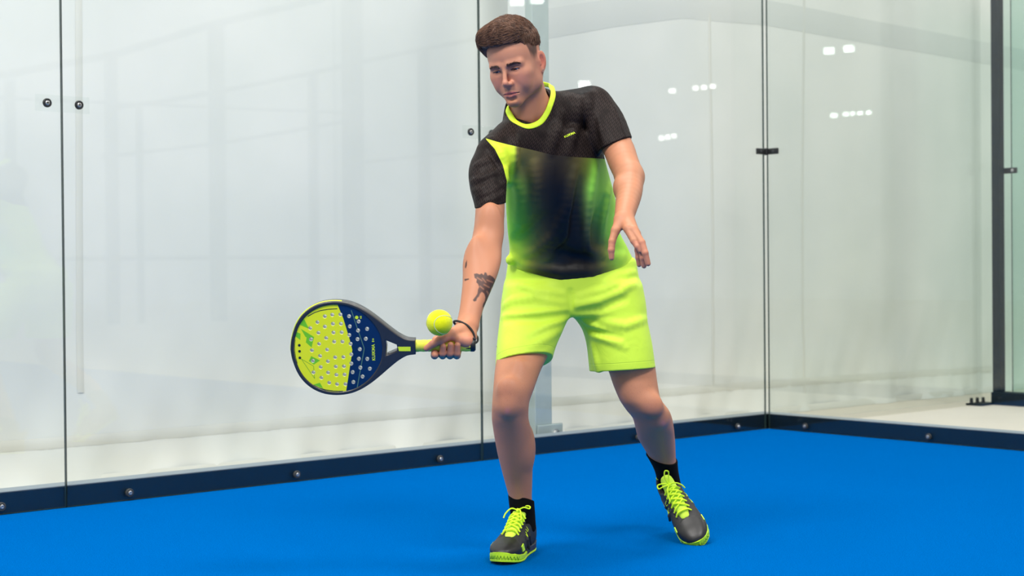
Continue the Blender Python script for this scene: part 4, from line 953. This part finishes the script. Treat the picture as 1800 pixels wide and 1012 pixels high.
M_LIME = mat('neon_rubber', (200, 246, 40), .45); M_LACE = mat('neon_lace', (214, 248, 40), .7, bump=.3, bscale=1500); M_HEEL = mat('dark_grey_foam', (58, 60, 68), .55)
def outline(x, k=1.0):       # half widths of the sole: (inner, outer) at length x
    xs = [0, .006, .02, .05, .10, .15, .20, .24, .27, .288, .296, .300]; a = [0, .018, .028, .034, .034, .038, .046, .046, .038, .024, .012, 0]; b = [0, .018, .029, .036, .038, .043, .051, .050, .040, .025, .012, 0]
    return np.interp(x, xs, a) * k, np.interp(x, xs, b) * k
def spring(x): return .012 * np.clip((x - .20) / .10, 0, 1)**2 + .003 * np.clip((.03 - x) / .03, 0, 1)
def sole_piece(x0, x1, z0f, z1f, k0, k1, n=60):
    xs = np.concatenate([x0 + (x1 - x0) * (1 - np.cos(np.linspace(0, math.pi, n))) / 2]); lev = []
    for lv, (zf, k) in enumerate(((z0f, k0 * .94), (z0f, k0), (z1f, k1), (z1f, k1 * .94))):
        top = []; bot = []
        for x in xs:
            a, b = outline(x, k); z = spring(x) + (zf(x) if callable(zf) else zf) + (.002 if lv == 1 else -.002 if lv == 2 else 0); top.append((x, b, z)); bot.append((x, -a, z))
        lev.append(top + bot[::-1])
    v = [p for l in lev for p in l]; m = len(lev[0]); f = []
    for i in range(3):
        for k in range(m): f.append((i * m + k, i * m + (k + 1) % m, (i + 1) * m + (k + 1) % m, (i + 1) * m + k))
    for i in (0, 3):
        for k in range(n - 1): q = (i * m + k, i * m + k + 1, i * m + m - 2 - k, i * m + m - 1 - k); f.append(q if i else q[::-1])
    return v, f
def shoe(M, label, side):
    """side: +1 when the outer edge of the foot is +y"""
    fl = Matrix.Diagonal((1, side, 1, 1)); root = empty('shoe', parent=person, matrix=Matrix.Translation(-PO) @ M @ fl); tag(root, label)
    U = Field()
    U.loft([(.004, 0, .016, .050, .030), (.018, .001, .029, .055, .044), (.05, .001, .035, .056, .052), (.085, .002, .036, .058, .056), (.12, .002, .037, .052, .053), (.16, .002, .042, .044, .045), (.20, .002, .047, .038, .036), (.235, .002, .047, .035, .028), (.265, .001, .038, .034, .021), (.288, .0, .022, .032, .013), (.296, 0, .010, .030, .006)], .0, axis=0, power=2.4, capk=.006)
    U.cap((.040, 0, .140), (.062, 0, .078), .040, .0290, .010, True); U.cap((.062, 0, .082), (.118, 0, .105), .0290, .0200, .010, True)
    U.half((0, 0, .012), (0, 0, -1), .003)
    U.cap((.0, 0, .10), (.010, 0, .085), .012, .016, .012)                # heel tab
    for s_ in (-1, 1):
        U.chain([(.10, s_ * .034, .030), (.125, s_ * .036, .060), (.135, s_ * .026, .088)], [.004, .005, .004], .004)
        U.chain([(.15, s_ * .044, .026), (.16, s_ * .041, .055), (.168, s_ * .026, .078)], [.004, .005, .004], .004)
        U.chain([(.125, s_ * .022, .101), (.165, s_ * .021, .083), (.20, s_ * .022, .068)], [.0045, .0045, .004], .004)   # lace stays
    v, q = mesh_field(U, (-.02, -.07, 0), (.31, .07, .15), .0026); up = obj('upper', field_mesh('upper', [(v, q)]), M_UP, root); up.data.shade_smooth()
    # toe guard: a thin shell over the front
    T = Field(lambda p: U(p) - .0016); T.sub(lambda p: (p[:, 0] - (.222 + 6.0 * p[:, 1]**2 - .35 * np.maximum(p[:, 2] - .045, 0))).astype(f32), .002); T.sub(lambda p: U(p) + .002, .0)
    v, q = mesh_field(T, (.18, -.07, 0), (.31, .07, .09), .0016); obj('toe_guard', field_mesh('toe_guard', [(v, q)]), M_TOE, root)
    v, f = sole_piece(.0, .30, 0.0, .007, 1.0, 1.0); obj('outsole', pmesh('outsole', v, f), M_LIME, root)
    v, f = sole_piece(.155, .30, .007, lambda x: .020 + .008 * np.clip((x - .2) / .1, 0, 1), 1.0, 1.02); fm = obj('toe_bumper', pmesh('toe_bumper', v, f), M_LIME, root)
    zz = []
    for i, an in enumerate(np.linspace(-1.25, 1.25, 26)):      # zigzag tread line round the toe
        x = .225 + .075 * math.cos(an); a, b = outline(min(x, .2995), 1.012); yv = .048 * math.sin(an); lim = b if yv > 0 else a; yv = max(-lim, min(lim, yv)) if abs(an) > .5 else yv
        zz.append((x + .001, yv * 1.01, spring(x) + (.0075 if i % 2 else .0175)))
    MB().tube(zz, .0011, 5).build('tread_line', mat('green_tread', (92, 150, 40), .6), fm)
    v, f = sole_piece(.001, .157, .007, lambda x: .026 + .008 * np.clip((.06 - x) / .06, 0, 1), 1.0, 1.03); obj('heel_midsole', pmesh('heel_midsole', v, f), M_HEEL, root)
    def on_top(x, y, lift=.002, nrm=False):
        lo_, hi_ = .02, .16
        for _ in range(18):
            m_ = (lo_ + hi_) / 2
            if U(np.array([[x, y, m_]], f32))[0] < 0: lo_ = m_
            else: hi_ = m_
        return np.array([x, y, lo_ + lift])
    def on_side(x, z, s_, lift=.001):
        lo_, hi_ = 0.0, .08
        for _ in range(18):
            m_ = (lo_ + hi_) / 2
            if U(np.array([[x, s_ * m_, z]], f32))[0] < 0: lo_ = m_
            else: hi_ = m_
        return np.array([x, s_ * (lo_ + lift), z])
    # tongue
    TG = Field(); TG.chain([(.205, 0, .066), (.165, 0, .085), (.125, 0, .105), (.100, 0, .127), (.090, 0, .140)], [.010, .012, .013, .012, .010], .004, sub=3)
    TG2 = Field(lambda p: TG(p * np.array([1, .62, 1], f32)))
    v, q = mesh_field(TG2, (.07, -.04, .04), (.23, .04, .16), .0026); obj('tongue', field_mesh('tongue', [(v, q)]), mat('neon_mesh_tongue', (206, 240, 70), .75, var=.12, vscale=400, bump=.4, bscale=800), root)
    # laces
    lx = [.198, .184, .168, .153, .139, .126]; tz = lambda x: np.interp(x, [.10, .125, .165, .205], [.145, .121, .100, .080])
    for i, x in enumerate(lx):
        for s_ in (-1, 1):
            x2 = lx[min(i + 1, len(lx) - 1)] if i else x
            MB().tube(soft([(x, s_ * .026, tz(x) - .010), (x - .002, s_ * .015, tz(x) + .003), ((x + x2) / 2, 0, tz((x + x2) / 2) + .0045 + .001 * s_), (x2, -s_ * .015, tz(x2) + .003), (x2, -s_ * .026, tz(x2) - .010)], 3), .0026, 6).build('lace', M_LACE, root, None, True)
    k0 = np.array([.118, 0, .134])
    MB().lathe(k0 - np.array([0, 0, .006]), (0, 0, 1), [(0, .003), (.003, .006), (.008, .006), (.012, .003)], 10).build('lace_knot', M_LACE, root, None, True)
    for pts in ([(0, 0, 0), (-.010, .008, .022), (-.014, .014, .040), (-.016, .004, .046), (-.010, -.004, .026), (0, 0, 0)], [(0, 0, 0), (.006, -.020, .010), (.002, -.036, .006), (-.008, -.034, .012), (-.004, -.016, .012), (0, 0, 0)],
                [(0, 0, 0), (.008, .018, .006), (.014, .034, -.008), (.018, .040, -.022)], [(0, 0, 0), (.016, -.012, .002), (.034, -.020, -.014), (.044, -.022, -.024)]):
        MB().tube(soft(k0 + np.array(pts)), .0022, 6).build('lace_bow', M_LACE, root, None, True)
    # neon marks: patch beside the toe guard, eyelet outlines, collar stripe
    for s_ in (-1, 1):
        quad = [(.206, .032), (.226, .030), (.232, .046), (.212, .052)]; a = [on_side(x, z, s_, .0005) for x, z in quad]; b = [on_side(x, z, s_, .0032) for x, z in quad]
        f = [(0, 1, 2, 3), (7, 6, 5, 4)] + [(i, (i + 1) % 4, 4 + (i + 1) % 4, 4 + i) for i in range(4)]; obj('neon_patch', pmesh('neon_patch', b + a, f), M_LIME, root)
        for x0 in (.128, .150):
            z0 = .082 - (x0 - .128) * .55; pl = [on_side(x0 + dx, z0 + dz, s_, .001) for dx, dz in ((0, .006), (-.002, -.004), (.008, -.008), (.012, 0))]; MB().tube(pl, .0011, 5).build('eyelet', M_LACE, root)
        pl = [on_side(.018 + .008 * i, .092 - .001 * i, s_, .0008) for i in range(4)]; MB().tube(pl, .0016, 5).build('collar_stripe', M_LACE, root)
    return root
def frame(o, fwd, up):
    f_ = Vector(fwd).normalized(); u_ = Vector(up); y_ = u_.cross(f_).normalized(); u_ = f_.cross(y_); return Matrix(((f_.x, y_.x, u_.x, o[0]), (f_.y, y_.y, u_.y, o[1]), (f_.z, y_.z, u_.z, o[2]), (0, 0, 0, 1)))
# right foot flat on the turf: heel and toe from where they touch it
hp, tp = floor_at(927, 964), floor_at(882, 991); fd = tp - hp; fd /= np.linalg.norm(fd)
o0 = np.array([P(920, 900, 4.75)[0], P(920, 900, 4.75)[1], 0]) - fd * .062
shoe(frame(o0, fd, (0, 0, 1)), 'black and neon shoe planted flat on the turf', -1)
# left foot on its toes: heel lifted, toe on the turf
tip = floor_at(1229, 956); fd2 = np.array([.27, -.83, -.49]); fd2 = fd2 / np.linalg.norm(fd2)
upv = np.array([-.40, -.30, .90])
M2 = frame((0, 0, 0), fd2, upv); R2 = np.array(M2.to_3x3())
toe_l = np.array([.280, 0, .008]); o2 = np.array([tip[0], tip[1], 0.0]) - R2 @ toe_l; 

shoe(frame(o2, fd2, upv), 'black and neon shoe tipped up on its toe', 1)
# ================================================================== RACKET
RD = 4.12; RK = F_PX / RD; TILT = math.radians(11)
r0, r1 = P(514, 611, RD), P(832, 606, RD); rx = (r1 - r0) / np.linalg.norm(r1 - r0); rz0 = np.array([0, -1, 0.0]); ry0 = np.cross(rz0, rx); ry0 /= np.linalg.norm(ry0); rz0 = np.cross(rx, ry0)
ry = ry0 * math.cos(TILT) + rz0 * math.sin(TILT); rz = np.cross(rx, ry)         # upper edge leans towards the camera
RM = Matrix(((rx[0], ry[0], rz[0], r0[0]), (rx[1], ry[1], rz[1], r0[1]), (rx[2], ry[2], rz[2], r0[2]), (0, 0, 0, 1)))
CT = math.cos(TILT); SLOPE = (606 - 611) / (832 - 514)
def rl(px, py): return ((px - 514) / RK, -(py - 611 - SLOPE * (px - 514)) / RK / CT)
def cr3(x, y): return rl(500 + x / 4.6, 500 + y / 4.6)
racket = empty('padel_racket', matrix=RM)
tag(racket, 'perforated lime and navy padel racket with neon grip, held in his hand', 'racket')
def fill_mesh(name, loops, half, bevel=0.0):
    cu = bpy.data.curves.new(name, 'CURVE'); cu.dimensions = '2D'; cu.fill_mode = 'BOTH'; cu.extrude = half - bevel; cu.bevel_depth = bevel; cu.bevel_resolution = 2
    for lp in loops:
        sp = cu.splines.new('POLY'); sp.points.add(len(lp) - 1); sp.use_cyclic_u = True
        for p, q in zip(sp.points, lp): p.co = (q[0], q[1], 0, 1)
    o_ = bpy.data.objects.new(name, cu); COL.objects.link(o_); m_ = bpy.data.meshes.new_from_object(o_.evaluated_get(bpy.context.evaluated_depsgraph_get())); bpy.data.objects.remove(o_); m_.name = name
    return m_
def profile(xs, ws, n=90):
    t_, w_ = catmull(xs, ws, 300); q = (1 - np.cos(np.linspace(0, math.pi, n))) / 2; x = xs[0] + (xs[-1] - xs[0]) * q; return x, np.interp(x, t_, w_)
def sym(xs, ws, cx=609.0, n=90, closed_end=True):
    x, w_ = profile(np.array(xs, float), np.array(ws, float), n)
    mid = lambda a: 611 + SLOPE * (a - 514)
    u = [rl(a, mid(a) - b * .985) for a, b in zip(x, w_)]; d = [rl(a, mid(a) + b * .985) for a, b in zip(x, w_)]
    return u + d[::-1]
OUT = sym([514, 515.2, 518, 524, 535, 552, 572, 591, 609, 628, 648, 665, 685, 702, 717, 729], [0.2, 12, 24, 41, 58, 72, 80, 82, 80.5, 74.5, 63, 50, 33, 20, 12.5, 11])
FACE = sym([516.5, 517.5, 520, 526, 537, 554, 574, 591, 609, 628, 645, 658, 667, 673, 675], [0.2, 12.5, 23, 39.5, 56, 70, 78, 80, 78.3, 72, 60.5, 47, 33, 17, 0.2])
mid = lambda a: 611 + SLOPE * (a - 514)
HOLE = [rl(677, mid(677) - 16), rl(684, mid(684) - 13.5), rl(700, mid(700) - 6.5), rl(701, mid(701)), rl(700, mid(700) + 6.5), rl(684, mid(684) + 13.5), rl(677, mid(677) + 16), rl(678.5, mid(678)), ]
M_CARB = mat('dark_carbon', (38, 38, 42), .38, var=.2, vscale=50, coat=.3)
fr_o = obj('frame', fill_mesh('frame', [OUT, FACE, HOLE], 0.019, .003), M_CARB, racket)
holes = [(343,245),(403,232),(468,230),(537,243),(612,285),(282,292),(405,305),(470,305),(540,325),(678,345),(222,340),(340,328),(605,358),(286,378),(407,376),(473,374),(533,396),(665,425),(225,430),(347,420),(598,428),(410,450),(476,450),(541,467),(288,468),(228,520),(350,515),(614,510),(292,566),(544,553),(413,577),(480,575),(603,588),(671,589),(232,605),(353,610),(541,627),(293,657),(415,653),(481,651),(613,660),(689,669),(233,700),(351,702),(549,697),(417,720),(483,718),(628,733),(295,744),(552,778),(357,785),(420,797),(487,796)]
HR_ = 17.5 / 4.6 / RK
def circ(c, r, n=18): return [(c[0] + r * math.cos(2 * math.pi * i / n), c[1] + r * math.sin(2 * math.pi * i / n)) for i in range(n)]
t = NT('racket_face'); tc = t.n('ShaderNodeTexCoord').outputs['Object']; sp = t.n('ShaderNodeSeparateXYZ'); t.t.links.new(tc, sp.inputs[0]); X_, Y_ = sp.outputs[0], sp.outputs[1]
def conv(pts, closed=True):      # signed field of a convex region, negative inside
    pts = [cr3(*p) for p in pts]; c0 = np.mean(pts, 0); out = None
    for i in range(len(pts) if closed else len(pts) - 1):
        a, b = np.array(pts[i]), np.array(pts[(i + 1) % len(pts)]); n = np.array([b[1] - a[1], a[0] - b[0]]); n /= np.linalg.norm(n)
        ref = c0 if closed else np.array(cr3(300, 500))
        if (ref - a) @ n > 0: n = -n
        e = t.math('SUBTRACT', t.math('ADD', t.math('MULTIPLY', X_, float(n[0])), t.math('MULTIPLY', Y_, float(n[1]))), float(a @ n)); out = e if out is None else t.math('MAXIMUM', out, e)
    return out
def inside(pts): return t.math('LESS_THAN', conv(pts), 0.0)
def bar(x0, y0, x1, y1, w):
    d = np.array([x1 - x0, y1 - y0], float); d /= np.linalg.norm(d); n = np.array([-d[1], d[0]]) * w; return inside([(x0 + n[0], y0 + n[1]), (x1 + n[0], y1 + n[1]), (x1 - n[0], y1 - n[1]), (x0 - n[0], y0 - n[1])])
c = lin(226, 232, 2)
for poly in ([(150, 262), (178, 270), (212, 345), (128, 308)], [(146, 345), (252, 412), (215, 420), (182, 412)], [(190, 412), (250, 412), (226, 496), (182, 455)], [(100, 366), (142, 384), (138, 436), (92, 400)], [(220, 566), (290, 602), (238, 636), (200, 606)], [(282, 784), (306, 832), (228, 800)]):
    c = t.mix(inside(poly), c, lin(112, 196, 12))
for b_ in ((140, 590, 236, 648), (236, 648, 240, 750), (240, 750, 140, 590)): c = t.mix(bar(*b_, 2.2), c, lin(120, 170, 20))
for ln_, w_ in (([(206, 245), (262, 214), (310, 198), (375, 187), (446, 183)], 3.6), ([(228, 804), (270, 826), (320, 842), (390, 853), (468, 855)], 3.6), ([(97, 432), (90, 480), (90, 530), (95, 580), (106, 626)], 2.2)):
    for a, b in zip(ln_, ln_[1:]): c = t.mix(bar(*a, *b, w_), c, lin(22, 34, 30))
navy = t.math('GREATER_THAN', conv([(452, 160), (490, 262), (535, 430), (553, 515), (540, 600), (505, 780), (486, 880)], False), 0.0)
c = t.mix(navy, c, t.mix(t.noise(9, 2), lin(4, 40, 88), lin(2, 26, 62)))
for a, b in (((556, 195), (650, 505)), ((650, 505), (580, 830)), ((580, 830), (676, 765))): c = t.mix(bar(*a, *b, 3.0), c, lin(86, 122, 96))
c = t.mix(t.math('LESS_THAN', t.math('ABSOLUTE', sp.outputs[2]), 0.0155), c, lin(236, 238, 236))          # pale walls inside the drilled holes
t.p(Base_Color=c, Roughness=0.35, Coat_Weight=0.25)
face_o = obj('hitting_face', fill_mesh('hitting_face', [FACE] + [circ(cr3(*h_), HR_) for h_ in holes], .0165, .0006), t.m, racket); tag(face_o, 'lime and navy face drilled with rows of round holes')
M_LPRINT = mat('lime_print', (206, 232, 40), .4); M_DPRINT = mat('dark_racket_print', (20, 32, 30), .4)
def rtext(txt, size, at, m, zr=90):
    v, f = text_mesh(txt, size); a = math.radians(zr); x0, y0 = cr3(*at); w = [(x0 + p[0] * math.cos(a) - p[1] * math.sin(a), y0 + p[0] * math.sin(a) + p[1] * math.cos(a), .0168) for p in v]
    return obj('face_print', pmesh('face_print', w, f), m, face_o)
rtext('KUIKMA', .0112, (724, 536), M_LPRINT)
def fbar(x0, y0, x1, y1): MB().prism([cr3(x0, y0), cr3(x1, y0), cr3(x1, y1), cr3(x0, y1)], .0166, .0169).build('face_print', M_LPRINT, face_o)
for q in ((716, 424, 730, 428), (716, 434, 730, 438), (714, 444, 732, 450), (624, 242, 638, 246), (624, 250, 638, 254), (624, 258, 638, 262)): fbar(*q)
MB().prism(circ(cr3(598, 253), 14 / 4.6 / RK), .0166, .0170).build('face_print', M_LPRINT, face_o)
for y_ in (478, 527, 580): MB().prism(circ(cr3(128, y_), 11 / 4.6 / RK), .0166, .0169).build('face_print', M_DPRINT, face_o)
MB().prism([cr3(*q) for q in ((921, 489), (1023, 489), (1023, 524), (930, 524))], .0188, .0194).build('throat_sticker', M_LPRINT, fr_o)
# rim guard: lime line along the head end
rim = [(p[0], p[1], 0) for p in OUT if p[0] < rl(606, 600)[0]]; half = len(rim) // 2; rim = rim[half:] + rim[:half]
MB().tube([(p[0] - .0022 * (1 - p[0] / .14), p[1] * 1.016, .006) for p in rim], .0030, 6).build('rim_line', mat('lime_rim', (205, 226, 30), .4), fr_o)
# grip
gx0, gx1 = rl(727, 609)[0], rl(828, 606)[0]
prof = []
nseg = 90
for i in range(nseg + 1):
    s_ = i / nseg; r_ = .0152 + .0007 * abs(math.sin(s_ * 26)) + .0016 * s_**3; prof.append((gx0 + (gx1 - gx0) * s_, r_))
MB().lathe((0, 0, 0), (1, 0, 0), prof, 24).build('grip', mat('neon_grip_tape', (236, 238, 78), .7, bump=.2, bscale=500), racket, None, True)
MB().lathe((0, 0, 0), (1, 0, 0), [(gx0 - .010, .0160), (gx0 - .009, .0168), (gx0 + .001, .0168), (gx0 + .003, .0160)], 24).build('grip_ring', M_BLACK, racket, None, True)
MB().lathe((0, 0, 0), (1, 0, 0), [(gx1 - .002, .0168), (gx1, .0178), (gx1 + .008, .0178), (gx1 + .012, .014)], 24).build('butt_cap', M_BLACK, racket, None, True)
# wrist strap: a cord from the butt cap round the wrist
RI = np.array(RM.inverted())
def tol(p): return (RI @ np.append(p, 1))[:3]
ws = [P(832, 603, 4.120), P(834, 594, 4.125), P(831, 583, 4.128), P(823, 573, 4.132), P(813, 567, 4.138), P(804, 564, 4.150), P(798, 565, 4.172), P(801, 570, 4.200), P(815, 578, 4.214), P(830, 585, 4.206), P(839, 592, 4.180), P(839, 600, 4.145)]
sl = smooth_loop([tol(p) for p in ws], 96); MB().tube(sl, .0030, 8, True).build('wrist_strap', mat('black_cord', (16, 16, 17), .7), racket, None, True)
sl = smooth_loop([tol(P(*q)) for q in ((816, 611, 4.108), (828, 611, 4.106), (833, 606, 4.108), (832, 599, 4.112), (826, 601, 4.112), (818, 606, 4.110))], 48); MB().tube(sl, .0024, 7, True).build('strap_tail', MATS['black_cord'], racket, None, True)
MB().lathe(tol(P(833, 597, 4.114)), (0, 1, 0), [(-.006, .002), (-.004, .005), (.004, .005), (.006, .002)], 10).build('strap_knot', MATS['black_cord'], racket, None, True)

# ================================================================== BALL
BC = P(772.5, 567, 4.06); BR = 23.0 / F_PX * 4.06
ball = empty('padel_ball', BC); tag(ball, 'fuzzy yellow ball in the air just above the racket hand', 'ball')
bm = bmesh.new(); bmesh.ops.create_icosphere(bm, subdivisions=5, radius=BR); bme = bpy.data.meshes.new('felt'); bm.to_mesh(bme); bm.free()
t = NT('yellow_felt'); n = t.noise(700, 3, 0.7); n2 = t.noise(120, 3)
t.p(Base_Color=t.mix(n2, lin(228, 232, 6), lin(238, 242, 18)), Roughness=0.95, Specular_IOR_Level=0.1, Sheen_Weight=0.25); t.bump(n, 0.8, 0.002)
obj('felt', bme, t.m, ball, None, True)
sp_ = []
BRm = Matrix.Rotation(math.radians(112), 3, 'Y') @ Matrix.Rotation(math.radians(-38), 3, 'Z') @ Matrix.Rotation(math.radians(150), 3, 'Y') @ Matrix.Rotation(math.radians(28), 3, 'X')
for q in np.linspace(0, 2 * math.pi, 121)[:-1]:
    a_, b_ = .75, .25; v = Vector((a_ * math.cos(q) + b_ * math.cos(3 * q), a_ * math.sin(q) - b_ * math.sin(3 * q), 2 * math.sqrt(a_ * b_) * math.sin(2 * q))).normalized(); sp_.append(BRm @ v * (BR - .0002))
MB().tube(sp_, .0012, 6, True).build('seam', mat('grey_seam', (196, 204, 150), .7), ball, None, True)
